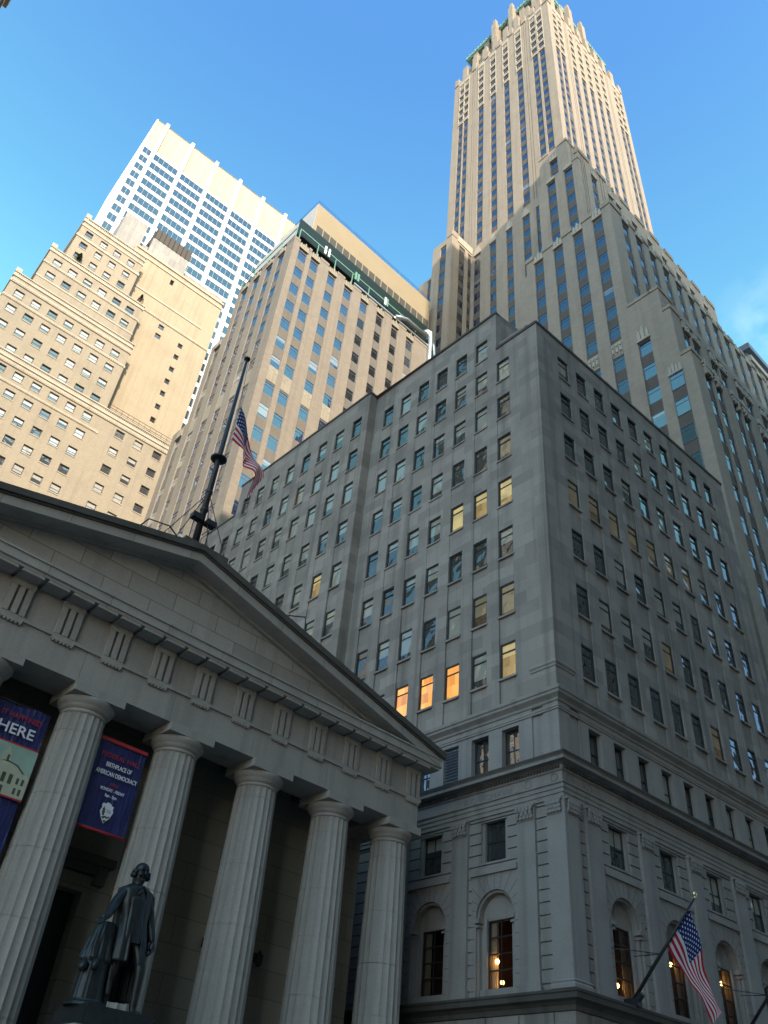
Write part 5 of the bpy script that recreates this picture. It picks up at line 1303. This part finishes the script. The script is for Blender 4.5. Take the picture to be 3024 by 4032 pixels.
mb.quad((28.6, yb, 93), (28.6, 25, 93), (28.6, 25, 135.5), (28.6, yb, 135.5), 1); mb.quad((9.5, yb, 135.5), (28.6, yb, 135.5), (28.6, 25, 135.5), (9.5, 25, 135.5), 1); mb.quad((9.5, 25, 118), (9.5, yb, 118), (9.5, yb, 135.5), (9.5, 25, 135.5), 1)
for u in (14.0, 17.2, 21.4, 25.3): mb.obox((0, yb), US, NS, u, u+0.06, -0.05, 0.05, 93, 131, 1)
mb.build('wall', [MT['brick'], MT['brick_side'], MT['dark']], bk)
# pale carved bands
def band(u0, u1, y, z, h, out=0.16, orn=True, wrap=True):
    tb.obox((0, y), US, NS, u0-out, u1+out, -0.3, out, z, z+h)
    if wrap: tb.obox((u0, 0), UWW, NWW, y-out+.004, y+12, -0.3, out-.004, z+.004, z+h-.004)
    if orn:
        k = u0
        while k < u1-0.25: tb.obox((0, y), US, NS, k+0.06, k+0.22, 0, out+0.09, z+h*0.2, z+h*0.75); k += 0.34
def parap(u0, u1, y, z, h=1.1, wrap=True):
    tb.obox((0, y), US, NS, u0-0.15, u1+0.15, -0.35, 0.15, z, z+h*0.45); tb.obox((0, y), US, NS, u0-0.2, u1+0.2, -0.4, 0.2, z+h*0.8, z+h)
    k = u0
    while k < u1-0.15: tb.obox((0, y), US, NS, k+0.04, k+0.20, -0.28, 0.10, z+h*0.45, z+h*0.8); k += 0.30
    if wrap: tb.obox((u0, 0), UWW, NWW, y-.05, y+14, -0.4, 0.18, z+.004, z+h-.004)
    for u in (u0+0.3,): tb.obox((0, y), US, NS, u-0.5, u+0.4, -0.6, 0.22, z+h, z+h*1.7)
parap(-38, 31, 0.0, 92.3, 1.2); band(-38, 31, 0, 91.3, 0.7); band(-38, 15.6, 0, 88.0, 0.5, 0.1, True, False)
parap(-4.95, 15.5, 0, 107.9, 1.1); band(-4.95, 15.5, 0, 106.5, 0.75); band(-4.95, 15.5, 0, 103.0, 0.55, 0.1)
parap(-2.4, 14.6, 0.25, 117.8, 1.1); band(-2.4, 14.6, 0.25, 114.6, 0.5, 0.1); band(-20, -4.95, 0.6, 102.6, 0.9); band(-2.4, 14.6, 0.25, 111.0, 0.35, 0.08, False)
parap(-0.1, 11.6, 0.6, 129.6, 1.3); band(-0.1, 11.6, 0.6, 125.3, 0.55, 0.15, False); band(-0.1, 11.6, 0.6, 128.4, 0.5, 0.12, False)
band(12, 28.6, yb, 121.2, 0.6, 0.12, True, False); band(10, 26, yb, 125.5, 0.5, 0.12, False, False); band(10, 28.6, yb, 133.9, 0.5, 0.15, False, False); band(10, 28.6, yb, 135.3, 0.6, 0.2, False, False)
tb.build('carved_band', MT['cream'], bk)
mb = MB(); mb.box(5.9, 10.5, 6, 16, 130, 146.6); mb.box(10.5, 30, 8, 20, 135, 143.6); mb.box(12.4, 20.4, 6.6, 8, 135, 145.6); mb.build('roof_plant', MT['corr'], bk)
mb = MB(); mb.box(12.4, 20.4, 6.5, 12, 145.6, 148.6); mb.build('brown_louvre_box', MT['frame_brown'], bk)
mb = MB()
for k in range(9): mb.box(12.4+0.98*k, 12.52+0.98*k, 6.4, 6.5, 145.4, 148.8); mb.build('louvre_rib', MT['louver'], bk)
mb = MB()
for z in (93.9, 94.3, 94.9): mb.tube([(16, 0.2, z), (30, 0.2, z)], 0.04, 5)
for k in range(15): mb.tube([(16+k, 0.2, 93.4), (16+k, 0.2, 94.9)], 0.035, 5)
for z in (94.0, 94.6): mb.tube([(11.5, 1.0, z), (17, 1.0, z)], 0.035, 5)
mb.build('terrace_rail', MT['frame_brown'], bk)
place_windows(bk, bw)
# clipped terrace shrubs
MT['leaf'] = plain('dark_foliage', (0.035, 0.06, 0.022), 0.8, 0, 0.5, 6)
def shrub(u, y, z, lb):
    ca_, sa_ = math.cos(ba), math.sin(ba)
    o = thing('shrub', (9.88+u*ca_-y*sa_, 100+u*sa_+y*ca_, z), lb, 'shrub', 0, 'clipped shrubs on the brick block terraces')
    q = MB(); r2 = random.Random(int(u*10))
    for k in range(420):
        h = r2.random(); r = (0.62*(1-h)**0.8+0.05)*math.sqrt(r2.random()); a = r2.uniform(0, 6.28); c = Vector((r*math.cos(a), r*math.sin(a), 0.3+h*2.0)); n = Vector((r2.uniform(-1, 1), r2.uniform(-1, 1), r2.uniform(-1, 1))).normalized()*0.13; t2_ = n.orthogonal().normalized()*0.09
        q.quad(c-n, c+t2_, c+n, c-t2_)
    q.build('foliage', MT['leaf'], o)
    q = MB(); q.tube([(0, 0, 0), (0, 0, 0.6)], 0.06, 6); q.build('stem', MT['frame_brown'], o)
shrub(1.95, -0.02+0.35, 119.4, 'small dark cone shrub on the brick block terrace, above the third tier windows at left')
shrub(13.7, 0.55, 119.4, 'small dark cone shrub on the brick block terrace corner beside the plain sunlit wall')

# ------------------------------------------------------------------ other blocks round the crossing, some unseen and shaped to cast shade
def block(name, label, x0, x1, y0, y1, z, wall, bx=3.4, bz=3.7, ww=1.7, wh=2.1, pane='p_dark', faces='snew', z0=0.0, maxn=60):
    r = thing(name, (x0, y0, 0), label, 'building'); q = MB(); ws = []
    for f in faces:
        if f == 's': O, U, Nn, L = (0, 0), (1, 0), (0, -1), x1-x0
        if f == 'n': O, U, Nn, L = (0, y1-y0), (1, 0), (0, 1), x1-x0
        if f == 'w': O, U, Nn, L = (0, 0), (0, 1), (-1, 0), y1-y0
        if f == 'e': O, U, Nn, L = (x1-x0, 0), (0, 1), (1, 0), y1-y0
        n = max(1, int((L-2)/bx)); st = (L-2)/n; cols = [(1+st*(k+0.5)-ww/2, 1+st*(k+0.5)+ww/2) for k in range(n)]
        tops = arange(z-2.2, 7, bz)
        strips(q, ws, O, U, Nn, 0, L, z0, z, cols, tops, wh, 'none', pane, rec=0.1, wrec=0.3, mwall=0, mspan=0, coltop=z-1.5)
    for f, a in (('s', ((0, 0), (x1-x0, 0))), ('n', ((0, y1-y0), (x1-x0, y1-y0))), ('w', ((0, 0), (0, y1-y0))), ('e', ((x1-x0, 0), (x1-x0, y1-y0)))):
        if f not in faces: q.quad((*a[0], 0), (*a[1], 0), (*a[1], z), (*a[0], z))
    q.quad((0, 0, z), (x1-x0, 0, z), (x1-x0, y1-y0, z), (0, y1-y0, z))
    q.box(-0.4, x1-x0+0.4, -0.4, y1-y0+0.4, z, z+0.9); q.box(-0.25, x1-x0+0.25, -0.25, y1-y0+0.25, z-3.2, z-2.7)
    q.build('wall', MT[wall], r); place_windows(r, ws, maxn); return r
lb = block('corner_tower', 'pale stone tower whose top corner just shows at the upper left edge', -34, -14.0, 58, 70, 117.2, 'buff', faces='nes', pane='p_blinds')
block('office_block', 'unseen tall pale block added behind the viewpoint to shade the skyscraper shoulders', 6, 56, -110, -60, 203, 'buff', faces='nw')  # unseen, sized and placed so its shadow falls on the skyscraper shoulders
block('office_block', 'stepped office block across the street, facing the arched grey block', 62, 97, -60, -14, 125, 'buff', faces='n')
block('office_block', 'lower office block across the street, at the east end of the row', 97, 109, -60, -14, 82, 'buff', faces='n')
block('office_block', 'unseen long block added south of the low bank house to shade the hall', -45, 6, -90, -40, 110, 'buff', faces='n')  # unseen, added to keep sun off the hall and the grey block
block('bank_house', 'unseen pale stone bank house across the street, its height set for the light', -4, 30, -38, -14, 24, 'buff', faces='n')  # unseen, height chosen for the skylight reaching the lower storeys opposite
# concrete block at the right edge
rb_ = thing('concrete_block', (104, 30, 0), 'concrete block with deep dark floor slots and a grey rooftop box, at the right edge', 'building')
q = MB(); q.box(3, 40, 0.6, 30, 0, 118, 1)
zt = 119.2
for k in range(8): q.box(-1.2, 40, -0.4, 30, zt-4.0*k-1.4, zt-4.0*k, 0)
q.build('wall', [MT['cream'], MT['dark']], rb_)
q = MB(); q.box(2.6, 40, 1.2, 30, 119.2, 124.6, 0); q.box(1.9, 41, 0.3, 30, 124.6, 126.0, 0); q.build('roof_box', MT['louver2'] if 'louver2' in MT else MT['frame_blue'], rb_)
q = MB()
for x in (5.0, 9.5): q.tube([(x, 1.6, 126), (x, 1.6, 130)], 0.09, 6)
q.build('aerial', MT['whitepaint'], rb_)
q = MB(); q.box(6, 7.5, 0.3, 0.5, 113.8, 114.2); q.build('ceiling_lamp', MT['globe'], rb_)
# ------------------------------------------------------------------ bronze statue on its pedestal
SX, SY, SZ = 11.55, 22.4, 4.86
pd = thing('pedestal', (SX, SY, 0), 'granite pedestal under the bronze statue, its top edge just in frame', 'pedestal')
q = MB(); q.box(-1.15, 1.15, -0.95, 1.1, 0, 4.1); q.box(-1.3, 1.25, -1.05, 1.2, 4.1, 4.42); q.build('plinth', MT['marble'], pd)
st = thing('statue', (SX, SY, 4.80), 'dark bronze statue of a man in a long coat, one hand held out', 'statue')
st.scale = (1.04, 1.04, 1.04)
def skin(name, verts, edges, radii, parent, root=0, sub=2):
    me = D.meshes.new(name); me.from_pydata(verts, edges, []); o = D.objects.new(name, me); link(o, parent)
    sk = o.modifiers.new('skin', 'SKIN'); sk.use_smooth_shade = True
    for i, v in enumerate(me.skin_vertices[0].data):
        r = radii[i]; v.radius = r if isinstance(r, tuple) else (r, r); v.use_root = (i == root)
    sb = o.modifiers.new('sub', 'SUBSURF'); sb.levels = sub; sb.render_levels = sub
    me.materials.append(MT['bronze']); return o
# body: pelvis root; figure 3.6 m tall, facing the street (-y), his right side at image left
V = [(0.05, 0, 1.86), (0.02, 0.0, 2.16), (-0.03, -0.02, 2.55), (-0.06, 0.0, 2.88), (-0.07, -0.03, 3.03), (-0.075, -0.05, 3.15), (-0.08, -0.06, 3.32), (-0.08, -0.05, 3.50),
     # right leg (image left)
     (-0.12, 0.0, 1.72), (-0.16, -0.02, 1.05), (-0.17, 0.06, 0.35), (-0.17, 0.02, 0.15), (-0.20, -0.22, 0.09),
     # left leg (image right), forward
     (0.27, -0.05, 1.70), (0.42, -0.30, 1.08), (0.47, -0.25, 0.40), (0.48, -0.26, 0.16), (0.55, -0.55, 0.09),
     # right arm (image left): out and down
     (-0.42, 0.0, 2.76), (-0.66, -0.12, 2.32), (-0.86, -0.36, 2.02), (-0.93, -0.44, 1.97),
     # left arm (image right): hangs by the side
     (0.32, 0.0, 2.76), (0.54, 0.06, 2.28), (0.62, -0.14, 1.84), (0.63, -0.20, 1.74)]
E_ = [(0, 1), (1, 2), (2, 3), (3, 4), (4, 5), (5, 6), (6, 7), (0, 8), (8, 9), (9, 10), (10, 11), (11, 12), (0, 13), (13, 14), (14, 15), (15, 16), (16, 17),
      (2, 18), (18, 19), (19, 20), (20, 21), (2, 22), (22, 23), (23, 24), (24, 25)]
Rr = [(0.30, 0.22), (0.29, 0.22), (0.34, 0.24), (0.15, 0.14), 0.115, (0.15, 0.17), (0.175, 0.19), (0.13, 0.15),
      0.20, 0.135, 0.10, 0.085, (0.075, 0.07), 0.20, 0.14, 0.115, 0.085, (0.08, 0.07),
      0.165, 0.135, 0.095, 0.06, 0.165, 0.135, 0.095, 0.06]
skin('body', V, E_, Rr, st, 0)
# face and wig
q = MB(); hc = Vector((-0.08, -0.07, 3.30))
def blob(mbx, c, r, n=12):
    c = Vector(c)
    def Pf(u, v):
        a, b = 2*math.pi*u, math.pi*(v-0.5); return c + Vector((r[0]*math.cos(a)*math.cos(b), r[1]*math.sin(a)*math.cos(b), r[2]*math.sin(b)))
    mbx.grid(Pf, n, n//2+2)
blob(q, hc+Vector((0, -0.175, -0.02)), (0.032, 0.065, 0.065)); blob(q, hc+Vector((0, -0.20, -0.05)), (0.036, 0.045, 0.026))
blob(q, hc+Vector((0, -0.150, -0.205)), (0.065, 0.045, 0.04)); blob(q, hc+Vector((0, -0.155, -0.135)), (0.05, 0.03, 0.012))
for s_ in (-1, 1): blob(q, hc+Vector((0.07*s_, -0.135, 0.03)), (0.035, 0.03, 0.018)); blob(q, hc+Vector((0.07*s_, -0.150, 0.068)), (0.055, 0.035, 0.016)); blob(q, hc+Vector((0.08*s_, -0.11, -0.07)), (0.05, 0.06, 0.06)); blob(q, hc+Vector((0.172*s_, 0.0, -0.01)), (0.03, 0.05, 0.06))
q.build('face', MT['bronze'], st, True)
q = MB(); blob(q, hc+Vector((0, 0.035, 0.09)), (0.19, 0.20, 0.17), 16)
for s_ in (-1, 1):
    for k in range(2): blob(q, hc+Vector(((0.19+0.02*k)*s_, 0.02+0.02*k, 0.0-0.085*k)), (0.075, 0.11, 0.07))
blob(q, hc+Vector((0, 0.20, -0.14)), (0.11, 0.10, 0.20))
q.build('hair', MT['bronze'], st, True)
# hands with five fingers
def hand(name, wrist, dirv, palm_n, side):
    d = Vector(dirv).normalized(); n = Vector(palm_n); n = (n-d*n.dot(d)).normalized(); s_ = d.cross(n)*side
    w_ = Vector(wrist); pv = [w_, w_+d*0.10, w_+d*0.19]; q = MB(); q.tube([w_-d*0.02, w_+d*0.06, w_+d*0.13, w_+d*0.19], [0.055, 0.075, 0.085, 0.07], 10)
    for k, (off, ln) in enumerate(((-0.066, 0.15), (-0.022, 0.175), (0.022, 0.165), (0.064, 0.13))):
        a = w_+d*0.17+s_*off; b = a+d*ln*0.45+n*ln*0.12; c = b+d*ln*0.28+n*ln*0.32; e = c+d*ln*0.05+n*ln*0.32
        q.tube([a, b, c, e], [0.026, 0.024, 0.021, 0.016], 7)
    a = w_+d*0.06-s_*0.07; q.tube([a, a+d*0.07-s_*0.06+n*0.03, a+d*0.14-s_*0.06+n*0.07], [0.03, 0.026, 0.019], 7)
    return q.build(name, MT['bronze'], st, True)
hand('hand', (-0.93, -0.44, 1.97), (-0.55, -0.45, -0.25), (0.1, 0.1, -1), 1); hand('hand', (0.63, -0.20, 1.74), (0.05, -0.12, -1), (-1, 0.1, 0), -1)
# long coat, open in front, hem at the knees; cloak behind reaching the ankles; lofted with folds
def loft(name, secs, a0, a1, folds, amp, th=0.0, nu=72):
    q = MB()
    def Pf(u, v):
        k = v*(len(secs)-1); i = min(int(k), len(secs)-2); f = k-i
        f = f*f*(3-2*f)*0.5+f*0.5
        c0, c1 = secs[i], secs[i+1]; L = [c0[j]*(1-f)+c1[j]*f for j in range(5)]
        a = a0+(a1-a0)*u; w_ = 1+amp*v*math.sin(folds*a+1.3*v)*1.0+amp*0.5*v*math.sin(2.3*folds*a+0.7)
        return (L[0]+L[3]*w_*math.sin(a), L[1]-L[4]*w_*math.cos(a), L[2])
    q.grid(Pf, nu, 30); o = q.build(name, MT['bronze'], st, True)
    so = o.modifiers.new('thick', 'SOLIDIFY'); so.thickness = 0.035; return o
loft('coat', [(-0.05, 0.0, 2.98, 0.16, 0.14), (-0.04, 0.0, 2.84, 0.42, 0.23), (-0.02, 0.0, 2.5, 0.42, 0.27), (0.02, 0, 2.15, 0.37, 0.27), (0.06, -0.02, 1.7, 0.42, 0.33), (0.10, -0.03, 1.15, 0.47, 0.38)], 0.42, 2*math.pi-0.30, 6, 0.06)
loft('waistcoat', [(-0.06, -0.02, 2.95, 0.13, 0.13), (-0.04, -0.02, 2.6, 0.33, 0.26), (0.0, -0.02, 2.2, 0.31, 0.27), (0.04, -0.03, 1.78, 0.38, 0.30), (0.05, -0.03, 1.60, 0.40, 0.30)], -0.75, 0.8, 9, 0.03)
loft('cloak', [(-0.05, 0.06, 2.98, 0.20, 0.18), (-0.02, 0.06, 2.80, 0.50, 0.24), (0.08, 0.10, 2.3, 0.50, 0.34), (0.14, 0.14, 1.7, 0.48, 0.40), (0.18, 0.16, 1.0, 0.48, 0.42), (0.22, 0.16, 0.42, 0.46, 0.42)], 1.05, 2*math.pi-0.9, 11, 0.07)
# coat buttons, cravat
for k in range(7): q = MB(); blob(q, (-0.05+0.004*k, -0.295+0.008*abs(3-k)*0.5, 2.72-0.13*k), (0.018, 0.018, 0.018), 8); q.build('button', MT['bronze'], st, True)
q = MB()
for k in range(4): blob(q, (-0.07+0.03*(-1)**k, -0.17-0.03*k, 2.93-0.06*k), (0.06, 0.04, 0.05), 8)
q.build('cravat', MT['bronze'], st, True)
# draped stump at his right, shoes, bronze base
def stump():
    q = MB()
    def Pf(u, v):
        a = 2*math.pi*u; z = 1.98-1.85*v
        if v < 0.5: r = 0.17+0.32*v**0.6; w_ = 1+0.10*math.sin(5*a+4*v)*v*2+0.06*math.sin(11*a+9*v)+0.03*math.sin(23*a)
        else: r = 0.35+0.03*math.cos(6*v); w_ = 1+0.015*math.sin(20*a)
        return (-0.60-0.12*v*(1.2-v)+r*w_*math.sin(a)*1.05, 0.05+r*w_*math.cos(a)*0.85, z)
    q.grid(Pf, 90, 40); q.build('draped_stump', MT['bronze'], st, True)
    q = MB(); q.tube([(-0.98, -0.1, 1.0), (-1.04, -0.12, 0.86), (-1.03, -0.12, 0.80)], [0.10, 0.11, 0.06], 8); q.tube([(-0.80, -0.30, 1.05), (-0.86, -0.35, 0.84)], [0.10, 0.06], 8); q.build('tassel', MT['bronze'], st, True)
stump()
q = MB(); q.box(-0.95, 0.86, -0.72, 0.7, 0.0, 0.10); q.box(-1.0, 0.91, -0.77, 0.75, -0.38, 0.0); q.lathe([(0.52, 0.1), (0.5, 0.16), (0.44, 0.2), (0.42, 0.24)], 24, c=(-0.62, 0.05)); q.build('bronze_base', MT['bronze'], st)
